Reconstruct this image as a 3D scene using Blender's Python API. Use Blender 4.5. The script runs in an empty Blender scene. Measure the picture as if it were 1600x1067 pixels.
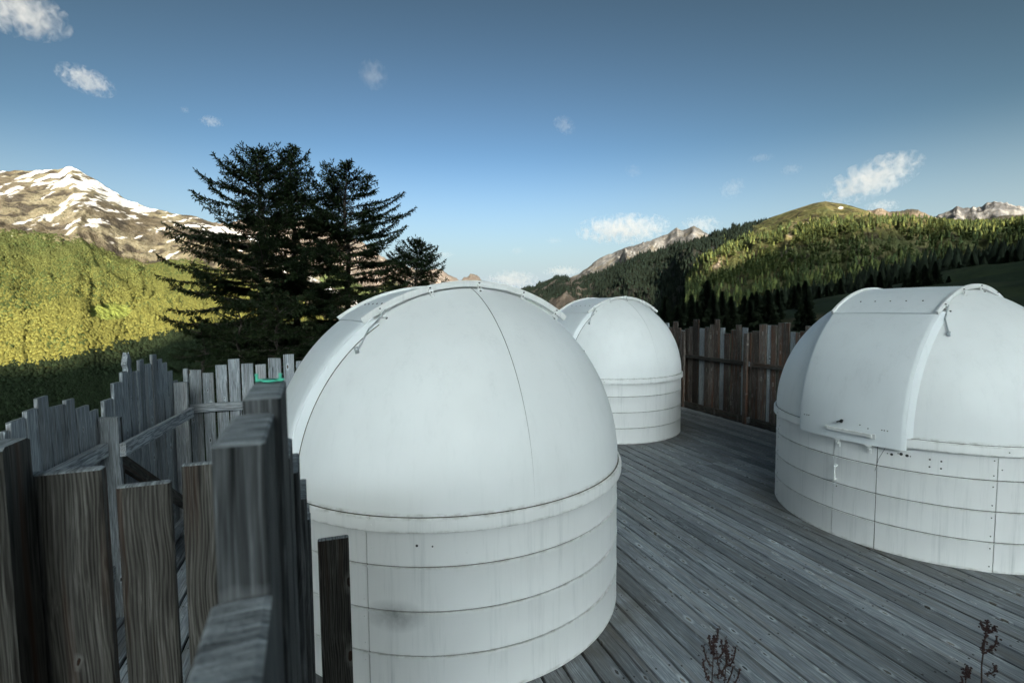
import bpy, bmesh, math, random
import numpy as np
from mathutils import Matrix, Vector
random.seed(7); np.random.seed(7)
R = math.radians
scene = bpy.context.scene
COL = scene.collection

# ------------------------------------------------------------------ camera
EYE = 2.2724
FOC, PITCH, ROLL = 787.4, 0.0645, -0.0084        # focal length in pixels of the 1600 px wide photograph
cam_d = bpy.data.cameras.new('camera'); cam = bpy.data.objects.new('camera', cam_d); COL.objects.link(cam)
cam_d.sensor_width = 36; cam_d.lens = FOC / 1600 * 36
cam.matrix_world = Matrix.Translation((0, 0, EYE)) @ Matrix.Rotation(math.pi/2 - PITCH, 4, 'X') @ Matrix.Rotation(ROLL, 4, 'Z')
cam_d.clip_start = 0.02; cam_d.clip_end = 60000
cam_d.dof.use_dof = True; cam_d.dof.focus_distance = 3.0; cam_d.dof.aperture_fstop = 5.6
scene.camera = cam
# ------------------------------------------------------------------ light
SUN_AZ, SUN_EL = R(172), R(15)                    # azimuth clockwise from +Y (the view direction)
SUN = Vector((math.sin(SUN_AZ)*math.cos(SUN_EL), math.cos(SUN_AZ)*math.cos(SUN_EL), math.sin(SUN_EL)))
world = bpy.data.worlds.new('World'); scene.world = world; world.use_nodes = True
wn = world.node_tree.nodes; wl = world.node_tree.links
sky = wn.new('ShaderNodeTexSky'); sky.sky_type = 'NISHITA'; sky.sun_disc = False
sky.sun_elevation = SUN_EL; sky.sun_rotation = SUN_AZ; sky.altitude = 1500
sky.air_density = 1.0; sky.dust_density = 8.8; sky.ozone_density = 1.0
bg = wn['Background']; bg.inputs['Strength'].default_value = 0.10
sepc = wn.new('ShaderNodeSeparateColor'); comc = wn.new('ShaderNodeCombineColor'); wl.new(sky.outputs[0], sepc.inputs[0])
for i, (gam, k) in enumerate(((1.650, 0.2384), (1.865, 0.1866), (2.370, 0.0687))):     # the photograph's steep contrast in the sky
    pw = wn.new('ShaderNodeMath'); pw.operation = 'POWER'; pw.inputs[1].default_value = gam; wl.new(sepc.outputs[i], pw.inputs[0])
    ml = wn.new('ShaderNodeMath'); ml.operation = 'MULTIPLY'; ml.inputs[1].default_value = k; wl.new(pw.outputs[0], ml.inputs[0]); wl.new(ml.outputs[0], comc.inputs[i])
# pale air low over the horizon, the same all the way round
wtc = wn.new('ShaderNodeTexCoord'); wsp = wn.new('ShaderNodeSeparateXYZ'); wl.new(wtc.outputs['Generated'], wsp.inputs[0])
wmr = wn.new('ShaderNodeMapRange'); wmr.interpolation_type = 'SMOOTHSTEP'; wl.new(wsp.outputs[2], wmr.inputs[0])
for i, v in zip((1, 2, 3, 4), (.0, .30, .97, 0)): wmr.inputs[i].default_value = v
wmx = wn.new('ShaderNodeMix'); wmx.data_type = 'RGBA'; wl.new(wmr.outputs[0], wmx.inputs[0]); wl.new(comc.outputs[0], wmx.inputs[6]); wmx.inputs[7].default_value = (2.05, 2.42, 2.72, 1)
wl.new(wmx.outputs[2], bg.inputs['Color'])
sun_d = bpy.data.lights.new('sun', 'SUN'); sun_d.energy = 5.0; sun_d.angle = R(0.5); sun_d.color = (1.0, 0.84, 0.62)
sun = bpy.data.objects.new('sun', sun_d); COL.objects.link(sun)
sun.rotation_euler = SUN.to_track_quat('Z', 'Y').to_euler()
sun.location = (0, 0, 60)
scene.view_settings.view_transform = 'Standard'; scene.view_settings.look = 'None'
scene.view_settings.exposure = 1.5; scene.view_settings.gamma = 1.0
scene.view_settings.use_curve_mapping = False
scene.cycles.max_bounces = 6; scene.cycles.volume_bounces = 4
scene.cycles.transparent_max_bounces = 12

# ------------------------------------------------------------------ surveying: a sight line of the photograph in world directions
def ray(px, py):
    x = (px - 800) / FOC; y = -(py - 533.5) / FOC
    c, s = math.cos(ROLL), math.sin(ROLL); x, y = c*x - s*y, s*x + c*y
    c, s = math.cos(PITCH), math.sin(PITCH)
    return Vector((x, c + y*s, -s + y*c))
def azel(px, py):
    d = ray(px, py); return math.atan2(d.x, d.y), d.z / math.hypot(d.x, d.y)
def on_level(px, py, z):
    d = ray(px, py); t = (z - EYE) / d.z; return Vector((d.x*t, d.y*t, z))
def on_wall(px, py, p0, ang):
    """where the sight line meets the upright plane through p0 that runs in direction ang: (distance along it, height)"""
    d = ray(px, py); n = Vector((-math.sin(ang), math.cos(ang)))
    t = (p0[0]*n.x + p0[1]*n.y) / (d.x*n.x + d.y*n.y)
    q = (d.x*t - p0[0], d.y*t - p0[1])
    return q[0]*math.cos(ang) + q[1]*math.sin(ang), EYE + d.z*t

# ------------------------------------------------------------------ noise
def _hash(ix, iy, seed):
    h = (ix.astype(np.int64)*374761393 + iy.astype(np.int64)*668265263 + seed*1442695041) & 0x7fffffff
    h = ((h ^ (h >> 13)) * 1274126177) & 0x7fffffff
    return ((h ^ (h >> 16)) & 0xffff) / 65535.0
def vnoise(x, y, seed=0):
    ix = np.floor(x); iy = np.floor(y); fx = x-ix; fy = y-iy
    fx = fx*fx*fx*(fx*(fx*6-15)+10); fy = fy*fy*fy*(fy*(fy*6-15)+10)
    a = _hash(ix, iy, seed); b = _hash(ix+1, iy, seed); c = _hash(ix, iy+1, seed); d = _hash(ix+1, iy+1, seed)
    return (a*(1-fx)+b*fx)*(1-fy) + (c*(1-fx)+d*fx)*fy
def fbm(x, y, oct=5, seed=0, gain=.5):
    s = 0; a = 1; t = 0
    for k in range(oct):
        s = s + a*vnoise(x*2**k + 17.3*k, y*2**k - 9.1*k, seed+k); t += a; a *= gain
    return s/t
def ridged(x, y, oct=5, seed=0, gain=.55):
    s = 0; a = 1; t = 0
    for k in range(oct):
        s = s + a*(1-np.abs(2*vnoise(x*2**k + 31.7*k, y*2**k + 5.3*k, seed+k)-1)); t += a; a *= gain
    return s/t
def sstep(a, b, x):
    t = np.clip((x-a)/(b-a), 0, 1); return t*t*(3-2*t)
def mixc(c0, c1, f):
    return c0*(1-f[..., None]) + np.array(c1)*f[..., None]

# ------------------------------------------------------------------ object helpers
def link(o, parent=None):
    COL.objects.link(o)
    if parent is not None: o.parent = parent
    return o
def tag(o, label=None, cat=None, group=None, kind=None):
    if label: o['label'] = label
    if cat: o['category'] = cat
    if group: o['group'] = group
    if kind: o['kind'] = kind
    return o
def thing(name, label, cat, loc=(0, 0, 0), rotz=0, group=None):
    o = bpy.data.objects.new(name, None); o.empty_display_size = .1; COL.objects.link(o)
    o.location = loc; o.rotation_euler = (0, 0, rotz)
    return tag(o, label, cat, group)
def mesh_np(name, V, F, mat, parent=None, smooth=True, col=None):
    """V (n,3), F (m,k) all faces with k corners"""
    V = np.asarray(V, dtype=np.float32); F = np.asarray(F, dtype=np.int32)
    me = bpy.data.meshes.new(name); k = F.shape[1]
    me.vertices.add(len(V)); me.vertices.foreach_set('co', V.ravel())
    me.loops.add(F.size); me.loops.foreach_set('vertex_index', F.ravel())
    me.polygons.add(len(F))
    me.polygons.foreach_set('loop_start', np.arange(len(F), dtype=np.int32)*k)
    me.polygons.foreach_set('loop_total', np.full(len(F), k, dtype=np.int32))
    if smooth: me.polygons.foreach_set('use_smooth', np.ones(len(F), dtype=bool))
    if col is not None:
        ca = me.color_attributes.new('tint', 'FLOAT_COLOR', 'POINT')
        c4 = np.ones((len(V), 4), dtype=np.float32); c4[:, :3] = col
        ca.data.foreach_set('color', c4.ravel())
    me.update(calc_edges=True); me.validate()
    me.materials.append(mat)
    return link(bpy.data.objects.new(name, me), parent)
def mesh_bm(name, bm, mat, parent=None, smooth=False):
    me = bpy.data.meshes.new(name); bm.to_mesh(me); bm.free()
    if smooth:
        for p in me.polygons: p.use_smooth = True
    me.materials.append(mat)
    return link(bpy.data.objects.new(name, me), parent)
def mesh_py(name, V, F, mat, parent=None, smooth=False):
    me = bpy.data.meshes.new(name); me.from_pydata([tuple(v) for v in V], [], F); me.update()
    if smooth:
        for p in me.polygons: p.use_smooth = True
        me.set_sharp_from_angle(angle=R(28))
    me.materials.append(mat)
    return link(bpy.data.objects.new(name, me), parent)
def bm_box(bm, c, d, rot=None, bevel=0):
    m = Matrix.Translation(c)
    if rot is not None: m = m @ rot.to_4x4()
    m = m @ Matrix.Diagonal((d[0], d[1], d[2], 1))
    g = bmesh.ops.create_cube(bm, size=1, matrix=m)
    if bevel:
        es = list({e for v in g['verts'] for e in v.link_edges})
        bmesh.ops.bevel(bm, geom=es, offset=bevel, segments=1, affect='EDGES')
def bm_cyl(bm, p0, p1, r0, r1=None, seg=8):
    p0 = Vector(p0); p1 = Vector(p1); r1 = r0 if r1 is None else r1; d = p1-p0
    m = Matrix.Translation((p0+p1)/2) @ d.to_track_quat('Z', 'Y').to_matrix().to_4x4()
    bmesh.ops.create_cone(bm, cap_ends=True, segments=seg, radius1=r0, radius2=r1, depth=d.length, matrix=m)

# ------------------------------------------------------------------ materials
def mat_new(name):
    m = bpy.data.materials.new(name); m.use_nodes = True
    nt = m.node_tree; return m, nt, nt.nodes['Principled BSDF']
class NB:
    """small node builder"""
    def __init__(s, nt): s.nt = nt
    def n(s, t, **k):
        x = s.nt.nodes.new('ShaderNode'+t)
        for a, b in k.items(): setattr(x, a, b)
        return x
    def l(s, a, b): s.nt.links.new(a, b)
    def inp(s, sock, v):
        if isinstance(v, bpy.types.NodeSocket): s.l(v, sock)
        elif v is not None: sock.default_value = v
    def math(s, op, a, b=None, clamp=False):
        x = s.n('Math', operation=op, use_clamp=clamp); s.inp(x.inputs[0], a)
        if b is not None: s.inp(x.inputs[1], b)
        return x.outputs[0]
    def vmath(s, op, a, b=None):
        x = s.n('VectorMath', operation=op); s.inp(x.inputs[0], a)
        if b is not None: s.inp(x.inputs[1], b)
        return x.outputs[0]
    def mix(s, f, a, b, mode='MIX'):
        x = s.n('Mix', data_type='RGBA', blend_type=mode); s.inp(x.inputs[0], f)
        s.inp(x.inputs[6], a if isinstance(a, bpy.types.NodeSocket) else (*a, 1)); s.inp(x.inputs[7], b if isinstance(b, bpy.types.NodeSocket) else (*b, 1))
        return x.outputs[2]
    def ramp(s, f, lo, hi, a=0., b=1.):
        x = s.n('MapRange'); s.inp(x.inputs[0], f)
        for i, q in zip((1, 2, 3, 4), (lo, hi, a, b)): x.inputs[i].default_value = q
        return x.outputs[0]
    def noise(s, vec, scale, detail=3, rough=.5, dist=0.):
        x = s.n('TexNoise'); s.inp(x.inputs['Vector'], vec); x.inputs['Scale'].default_value = scale
        x.inputs['Detail'].default_value = detail; x.inputs['Roughness'].default_value = rough; x.inputs['Distortion'].default_value = dist
        return x.outputs[0]
    def bump(s, h, strength, dist):
        x = s.n('Bump'); x.inputs['Strength'].default_value = strength; x.inputs['Distance'].default_value = dist
        s.inp(x.inputs['Height'], h); return x.outputs[0]

def mat_wood(name, base, dark, pale, brown, brown_amt=.2, rough=.85, knots=1.0, var=.35, scale=1.0, ww=.16, kthr=.5, ksz=.06, dirt=False):
    m, nt, b = mat_new(name); q = NB(nt)
    tc = q.n('TexCoord'); oi = q.n('ObjectInfo')
    rnd = oi.outputs['Random']
    off = q.n('CombineXYZ'); q.inp(off.inputs[0], q.math('MULTIPLY', rnd, 37.0)); q.inp(off.inputs[1], q.math('MULTIPLY', rnd, 71.0)); q.inp(off.inputs[2], q.math('MULTIPLY', rnd, 53.0))
    co = q.vmath('ADD', tc.outputs['Object'], off.outputs[0])
    # a slow warp bends the grain round the knots
    warp = q.n('TexNoise'); q.l(co, warp.inputs['Vector']); warp.inputs['Scale'].default_value = 3*scale; warp.inputs['Detail'].default_value = 1
    w2 = q.vmath('MULTIPLY', warp.outputs['Color'], (.035, .035, .035))
    cw = q.vmath('ADD', co, w2)
    g1 = q.noise(q.vmath('MULTIPLY', cw, (130*scale, 130*scale, 2.6*scale)), 1.0, 5, .65)
    g2 = q.noise(q.vmath('MULTIPLY', cw, (22*scale, 22*scale, .8*scale)), 1.0, 3, .5)
    fine = q.noise(q.vmath('MULTIPLY', co, (400*scale, 400*scale, 9*scale)), 1.0, 2, .5)
    wave = q.n('TexWave', wave_type='BANDS', bands_direction='X')
    q.l(q.vmath('MULTIPLY', cw, (1, 1, .09)), wave.inputs['Vector']); wave.inputs['Scale'].default_value = 42*scale; wave.inputs['Distortion'].default_value = 9; wave.inputs['Detail'].default_value = 2; wave.inputs['Detail Scale'].default_value = 1.2
    grain = q.math('ADD', q.math('MULTIPLY', g1, .55), q.math('ADD', q.math('MULTIPLY', wave.outputs['Fac'], ww), q.math('MULTIPLY', fine, .45-ww)))
    f = q.ramp(grain, .36, .62)
    c = q.mix(f, dark, base)
    c = q.mix(q.ramp(g1, .55, .8, 0, .65), c, pale)
    c = q.mix(q.math('MULTIPLY', q.ramp(g2, .5, .72), brown_amt), c, brown)
    cracks = q.ramp(q.noise(q.vmath('MULTIPLY', cw, (60*scale, 60*scale, 1.1*scale)), 1.0, 2, .4), .34, .27)
    c = q.mix(q.math('MULTIPLY', cracks, .8), c, tuple(x*.25 for x in dark))
    vo = q.n('TexVoronoi', voronoi_dimensions='2D'); kn = q.n('CombineXYZ'); sp = q.n('SeparateXYZ'); q.l(co, sp.inputs[0])
    q.inp(kn.inputs[0], q.math('MULTIPLY', sp.outputs[0], 7.5*scale)); q.inp(kn.inputs[1], q.math('MULTIPLY', sp.outputs[2], 3.2*scale))
    nzk = q.n('TexNoise'); q.l(co, nzk.inputs['Vector']); nzk.inputs['Scale'].default_value = 45; nzk.inputs['Detail'].default_value = 2
    kw = q.vmath('ADD', kn.outputs[0], q.vmath('MULTIPLY', nzk.outputs['Color'], (.09, .09, 0)))
    q.l(kw, vo.inputs['Vector']); vo.inputs['Scale'].default_value = 1
    vsep = q.n('SeparateColor'); q.l(vo.outputs['Color'], vsep.inputs[0])
    has = q.math('GREATER_THAN', vsep.outputs[0], kthr)
    sz = q.math('MULTIPLY', q.math('ADD', vsep.outputs[1], .3), ksz)
    kd = q.math('DIVIDE', vo.outputs['Distance'], sz)
    kmask = q.math('MULTIPLY', q.math('MULTIPLY', q.ramp(kd, 1.0, .75), has), knots)
    kring = q.math('MULTIPLY', q.math('MULTIPLY', q.ramp(kd, 2.4, 1.2), has), .4*knots)
    c = q.mix(kring, c, pale)
    c = q.mix(kmask, c, q.mix(vsep.outputs[2], tuple(x*.3 for x in dark), tuple(x*.8 for x in brown)))
    val = q.ramp(rnd, 0, 1, 1-var, 1+var)
    big = q.ramp(q.noise(co, 1.3, 2), .3, .7, .82, 1.18)
    vm = q.math('MULTIPLY', val, big)
    cc = q.n('CombineXYZ')
    for i in range(3): q.l(vm, cc.inputs[i])
    c = q.mix(1.0, c, cc.outputs[0], 'MULTIPLY')
    if dirt:
        ge = q.n('NewGeometry'); dmin = None
        for cx, cy in ((-.5077, 4.1545), (1.8291, 9.6486), (4.4197, 5.4537)):     # brown dirt and painted contact darkening round the feet of the domes
            dd = q.n('VectorMath', operation='DISTANCE'); q.l(q.vmath('MULTIPLY', ge.outputs['Position'], (1, 1, 0)), dd.inputs[0]); dd.inputs[1].default_value = (cx, cy, 0)
            dmin = dd.outputs['Value'] if dmin is None else q.math('MINIMUM', dmin, dd.outputs['Value'])
        dm = q.math('MULTIPLY', q.ramp(dmin, 1.85, 1.36, 0, .75), q.ramp(q.noise(ge.outputs['Position'], 3.5, 4, .65), .3, .65, .25, 1))
        c = q.mix(dm, c, (.085, .072, .052))
    q.l(c, b.inputs['Base Color']); b.inputs['Roughness'].default_value = rough
    b.inputs['Specular IOR Level'].default_value = .3
    hgt = q.math('SUBTRACT', q.math('SUBTRACT', grain, q.math('MULTIPLY', cracks, .7)), q.math('MULTIPLY', kmask, .4))
    q.l(q.bump(hgt, .7, .004), b.inputs['Normal'])
    return m
M_DECK = mat_wood('weathered deck wood', (.33, .365, .40), (.095, .11, .128), (.70, .75, .80), (.26, .24, .21), .5, rough=.55, var=.34, ww=.06, kthr=.25, ksz=.075, dirt=True)
M_FENCE = mat_wood('grey fence wood', (.44, .475, .505), (.12, .133, .148), (.72, .76, .79), (.27, .22, .175), .35, var=.25)
M_FENCE_DARK = mat_wood('dark brown fence wood', (.082, .078, .070), (.017, .015, .013), (.22, .215, .20), (.065, .030, .016), .8, var=.25, kthr=.72)
M_FENCE_BROWN = mat_wood('streaked brown fence wood', (.15, .125, .11), (.03, .025, .021), (.62, .59, .54), (.13, .055, .03), .9, var=.7)
M_F2 = mat_wood('rough grey wood', (.105, .113, .118), (.014, .016, .018), (.36, .38, .40), (.06, .05, .04), .4, var=.25, ww=.05, scale=1.3, kthr=.6)
def mat_end():
    m, nt, b = mat_new('sawn end grain'); q = NB(nt); tc = q.n('TexCoord')
    n1 = q.noise(q.vmath('MULTIPLY', tc.outputs['Object'], (170, 14, 40)), 1.0, 4, .65); n2 = q.noise(tc.outputs['Object'], 60, 3, .7)
    c = q.mix(q.ramp(n1, .35, .65), (.07, .078, .085), (.36, .39, .41)); c = q.mix(q.ramp(n2, .55, .75, 0, .6), c, (.08, .085, .09))
    q.l(c, b.inputs['Base Color']); b.inputs['Roughness'].default_value = .9; q.l(q.bump(q.math('ADD', n1, n2), .9, .004), b.inputs['Normal']); return m
M_END = mat_end()
M_ENDGRAIN = mat_wood('pale end grain wood', (.26, .29, .31), (.12, .14, .15), (.42, .45, .47), (.2, .2, .2), .2, knots=0, scale=.7)

def mat_white(name, streak=0.5, tint=(.89, .90, .90), stain=None, rims=()):
    m, nt, b = mat_new(name); q = NB(nt)
    tc = q.n('TexCoord'); sp = q.n('SeparateXYZ'); q.l(tc.outputs['Object'], sp.inputs[0])
    v = q.vmath('MULTIPLY', tc.outputs['Object'], (9, 9, .7))
    s1 = q.noise(v, 1.0, 5, .7)
    s2 = q.noise(q.vmath('MULTIPLY', tc.outputs['Object'], (60, 60, 2)), 1.0, 3, .6)
    blot = q.noise(tc.outputs['Object'], 1.6, 3)
    c = q.mix(q.ramp(blot, .3, .7), tint, tuple(x*.93 for x in tint))
    d = q.math('MULTIPLY', q.math('MULTIPLY', q.ramp(s1, .5, .78), q.ramp(s2, .35, .7)), streak)
    c = q.mix(d, c, (.36, .39, .39))
    spk = q.math('MULTIPLY', q.ramp(q.noise(tc.outputs['Object'], 26, 4, .7), .70, .76), .35*streak)
    c = q.mix(spk, c, (.25, .26, .24))
    for L in rims:
        dz = q.math('ABSOLUTE', q.math('SUBTRACT', sp.outputs[2], L))
        rim = q.math('MULTIPLY', q.ramp(dz, .017, .0, 0, .5), q.ramp(q.noise(q.vmath('MULTIPLY', tc.outputs['Object'], (14, 14, 30)), 1.0, 4, .7), .42, .68))
        c = q.mix(rim, c, (.20, .18, .13))
    if stain:
        dv = q.n('VectorMath', operation='DISTANCE'); q.l(q.vmath('MULTIPLY', tc.outputs['Object'], (1, 1, 1.9)), dv.inputs[0]); dv.inputs[1].default_value = (stain[0], stain[1], stain[2]*1.9)
        sm = q.math('MULTIPLY', q.ramp(dv.outputs['Value'], .20, .02, 0, .75), q.ramp(q.noise(tc.outputs['Object'], 9, 4, .7), .25, .6, .35, 1))
        c = q.mix(sm, c, (.16, .17, .17))
    q.l(c, b.inputs['Base Color']); q.l(q.ramp(s1, .3, .7, .42, .58), b.inputs['Roughness'])
    b.inputs['Specular IOR Level'].default_value = .35
    q.l(q.bump(q.noise(tc.outputs['Object'], 2.2, 2), .25, .02), b.inputs['Normal'])
    return m
M_SHELL = mat_white('white dome shell', .2, rims=(1.10,))
M_PANEL = mat_white('white drum panel', .6, (.85, .85, .842), rims=(0.01, .262, .529, .7955))
_a = R(-98)-R(-152)
M_PANEL_STAINED = mat_white('smudged white drum panel', .55, (.85, .85, .842), stain=(1.35*math.cos(_a), 1.35*math.sin(_a), .50), rims=(0.01, .262, .529, .7955))
M_BELT = mat_white('white belt', .7, (.85, .85, .84), rims=(1.092, 1.012))
M_HOOD = mat_white('white shutter', .25, (.84, .87, .89))
def mat_plain(name, col, rough=.6, metal=0.0, nscale=8, namt=.25):
    m, nt, b = mat_new(name); q = NB(nt); tc = q.n('TexCoord')
    nz = q.noise(tc.outputs['Object'], nscale, 4, .6)
    q.l(q.mix(q.ramp(nz, .3, .7), tuple(x*(1-namt) for x in col), tuple(min(1, x*(1+namt)) for x in col)), b.inputs['Base Color'])
    b.inputs['Roughness'].default_value = rough; b.inputs['Metallic'].default_value = metal
    return m
M_GAP = mat_plain('grimy joint', (.07, .065, .045), .9, nscale=40, namt=.5)
M_BOLT = mat_plain('dark bolt', (.04, .042, .045), .5)
M_METAL = mat_plain('galvanised metal', (.5, .53, .55), .4, .6)
M_BLACK = mat_plain('black rubber', (.02, .02, .02), .6)
M_GREEN = mat_plain('turquoise plastic', (.10, .62, .42), .4, nscale=20, namt=.15)
M_BARK = mat_plain('larch bark', (.05, .04, .032), .95, nscale=14, namt=.5)

def mat_tint(name, nscale=.05, amt=.35, rough=.95, bump=0, bscale=1.0, trans=0):
    m, nt, b = mat_new(name); q = NB(nt); tc = q.n('TexCoord')
    a = q.n('Attribute', attribute_name='tint')
    nz = q.noise(tc.outputs['Object'], nscale, 6, .65)
    f = q.ramp(nz, .3, .7, 1-amt, 1+amt); cc = q.n('CombineXYZ')
    for i in range(3): q.l(f, cc.inputs[i])
    q.l(q.mix(1.0, a.outputs['Color'], cc.outputs[0], 'MULTIPLY'), b.inputs['Base Color'])
    b.inputs['Roughness'].default_value = rough; b.inputs['Specular IOR Level'].default_value = .1
    if bump: q.l(q.bump(q.noise(tc.outputs['Object'], nscale*bscale, 6, .7), 1.0, bump), b.inputs['Normal'])
    return m
M_MOUNT = mat_tint('mountain ground', .03, .35, bump=26, bscale=.9)
M_GROUND = mat_tint('meadow ground', .6, .4, bump=.25, bscale=2)
M_TREE = mat_tint('distant foliage', .3, .3)
def mat_leaf(name, c0, c1):
    m, nt, b = mat_new(name); q = NB(nt); tc = q.n('TexCoord')
    nz = q.noise(tc.outputs['Object'], 1.8, 3, .6)
    q.l(q.mix(q.ramp(nz, .35, .65), c0, c1), b.inputs['Base Color'])
    b.inputs['Roughness'].default_value = .8; b.inputs['Specular IOR Level'].default_value = .1
    return m
M_NEEDLE = mat_leaf('larch needles', (.012, .022, .011), (.030, .046, .017))
M_NEEDLE2 = mat_leaf('young spruce needles', (.012, .022, .010), (.028, .040, .015))
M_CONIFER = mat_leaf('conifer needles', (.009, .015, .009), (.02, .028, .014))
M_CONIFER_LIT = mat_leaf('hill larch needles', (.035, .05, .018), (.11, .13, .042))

# ------------------------------------------------------------------ terrain
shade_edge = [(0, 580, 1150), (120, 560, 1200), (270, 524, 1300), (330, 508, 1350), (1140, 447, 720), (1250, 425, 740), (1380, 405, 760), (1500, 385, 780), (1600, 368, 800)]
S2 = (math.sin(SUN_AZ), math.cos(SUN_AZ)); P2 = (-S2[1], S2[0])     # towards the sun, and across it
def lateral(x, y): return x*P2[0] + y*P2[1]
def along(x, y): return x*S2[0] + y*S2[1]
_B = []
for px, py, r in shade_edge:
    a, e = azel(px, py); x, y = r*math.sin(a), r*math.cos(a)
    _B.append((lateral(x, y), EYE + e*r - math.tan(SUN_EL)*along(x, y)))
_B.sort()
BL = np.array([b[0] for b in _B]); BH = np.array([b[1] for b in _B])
RIDGE_M = 3200.0
slope_az = np.radians([-180, -120, -60, -30, -8, 5, 15, 25, 40, 48, 90, 140, 180])
slope_v = np.array([.10, -.10, -.24, -.24, -.16, -.10, -.06, -.02, .045, .06, .14, .25, .10])
def ground_z(x, y):
    x = np.asarray(x, float); y = np.asarray(y, float)
    r = np.hypot(x, y); az = np.arctan2(x, y)
    rr = np.maximum(r-12, 0)
    z = -.25 + np.interp(az, slope_az, slope_v)*np.minimum(rr, 1100)
    z = z + (fbm(x/40+3, y/40+8, 4, 5)-.5)*np.clip(rr*.12, 0, 14)
    m = along(x, y); L = lateral(x, y)
    top = np.interp(L, BL, BH) + math.tan(SUN_EL)*RIDGE_M + (fbm(L/200, m/400, 4, 9)-.5)*24
    w = np.exp(-((m-RIDGE_M)/900.)**2)
    z = z*(1-w) + top*w
    # the bank the photographer stands on, outside the deck
    t = x*.334 - y*.943
    bank = sstep(-1.5, -.4, t)*sstep(30, 8, r)
    z = z + bank*(.85 + (fbm(x*1.3, y*1.3, 3, 2)-.5)*.2)
    return z
def build_ground():
    az = np.linspace(-math.pi, math.pi, 361)
    r = np.concatenate([[0.0], np.geomspace(.4, 6500, 230)])
    A, RR = np.meshgrid(az, r, indexing='ij'); X = RR*np.sin(A); Y = RR*np.cos(A); Z = ground_z(X, Y)
    V = np.stack([X, Y, Z], -1).reshape(-1, 3); n = len(r); i = np.arange(len(az)-1)[:, None]; j = np.arange(n-1)[None]
    a = i*n+j; F = np.stack([a, a+n, a+n+1, a+1], -1).reshape(-1, 4)
    f = fbm(X/9, Y/9, 5, 3); c = np.zeros(X.shape+(3,)) + np.array((.016, .026, .011))
    c = mixc(c, (.035, .045, .018), sstep(.45, .65, f)); c = mixc(c, (.06, .05, .03), sstep(.6, .75, fbm(X/25, Y/25, 4, 12)))
    mesh_np('hillside_ground', V, F, M_GROUND, col=c.reshape(-1, 3))['kind'] = 'structure'
build_ground()

def skyline(pts, az):
    a = [azel(*p) for p in pts]; return np.interp(az, [q[0] for q in a], [q[1] for q in a])
class Range:
    """a mountain flank: real distances from its foot to its crest and over the far side"""
    def __init__(s, name, az0, az1, na, nu, foot, crest, sky_pts, r_foot, r_crest, bow=1.0, amp=40, nsc=260, seed=1, jag=6, back=1.5, stretch=1.0):
        s.name = name
        az = np.linspace(az0, az1, na); u = np.concatenate([np.linspace(0, 1, nu), np.linspace(1, back, max(6, nu//8))[1:]])
        A, U = np.meshgrid(az, u, indexing='ij')
        ec = skyline(sky_pts, az)[:, None]; ef = np.interp(az, *foot)[:, None]
        rf = np.interp(az, *r_foot)[:, None]; rc = np.interp(az, *r_crest)[:, None]
        zc = ec*rc; zf = ef*rf; Uc = np.minimum(U, 1)
        rr = rf + (rc-rf)*U
        z = zf + (zc-zf)*Uc**bow
        z = np.where(U > 1, zc - (U-1)*(rc-rf)*.7, z)
        X = rr*np.sin(A); Y = rr*np.cos(A)
        wx = X + 80*(fbm(X/nsc/2, Y/nsc/2, 3, seed+20)-.5); wy = Y + 80*(fbm(X/nsc/2+9, Y/nsc/2, 3, seed+30)-.5)
        s.n1 = ridged(wx/nsc, wy/nsc, 6, seed)
        # gullies running down the flank
        s.g = ridged(rr.mean()*A/nsc*2.2*stretch + .6*(fbm(wx/nsc, wy/nsc, 3, seed+4)), U*1.3+.35*fbm(X/nsc, Y/nsc, 2, seed+6), 5, seed+8)
        env = np.clip(np.minimum(U*3, (1-U)*2.2), 0, 1)
        env = np.where(U > 1, .3, env)
        z = z + env*amp*((s.n1-.62)*1.1+(s.g-.62)*1.2)
        edge = np.clip(1-np.abs(1-U)*6, 0, 1)
        z = z + edge*jag*((ridged(A*rr.mean()/40, U*2, 4, seed+11)-.6)*2)
        s.X, s.Y, s.Z, s.A, s.U, s.r = X, Y, z+EYE, A, U, rr
        s.c = np.zeros(X.shape+(3,))
        s.spec = (az0, az1, nu, na)
    def slope(s):
        dzu = np.gradient(s.Z, axis=1)/np.maximum(np.gradient(s.r, axis=1), 1); dza = np.gradient(s.Z, axis=0)/(np.gradient(s.A, axis=0)*s.r)
        return dzu, dza
    def build(s, mat=None):
        na, n = s.X.shape; V = np.stack([s.X, s.Y, s.Z], -1).reshape(-1, 3)
        a = np.arange(na-1)[:, None]*n + np.arange(n-1)[None]
        F = np.stack([a, a+n, a+n+1, a+1], -1).reshape(-1, 4)
        o = mesh_np(s.name, V, F, mat or M_MOUNT, col=s.c.reshape(-1, 3)); o['kind'] = 'structure'; return o
    def sample(s, n, rng, umax=1.0, accept=None):
        """n random spots on the flank, even over its area"""
        na, nn = s.X.shape; nu = s.spec[2]
        i = rng.random(n*3)*(na-1.001); j = rng.random(n*3)*((nu-1.001)*umax)
        ii = i.astype(int); jj = j.astype(int)
        keep = rng.random(n*3) < s.r[ii, jj]/s.r.max()
        i, j, ii, jj = i[keep], j[keep], ii[keep], jj[keep]
        if accept is not None:
            k = rng.random(len(ii)) < accept[ii, jj]; i, j, ii, jj = i[k], j[k], ii[k], jj[k]
        i, j, ii, jj = i[:n], j[:n], ii[:n], jj[:n]; fi = i-ii; fj = j-jj
        def bl(Q): return (Q[ii, jj]*(1-fi)+Q[ii+1, jj]*fi)*(1-fj)+(Q[ii, jj+1]*(1-fi)+Q[ii+1, jj+1]*fi)*fj
        return np.stack([bl(s.X), bl(s.Y), bl(s.Z)], -1), ii, jj

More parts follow.
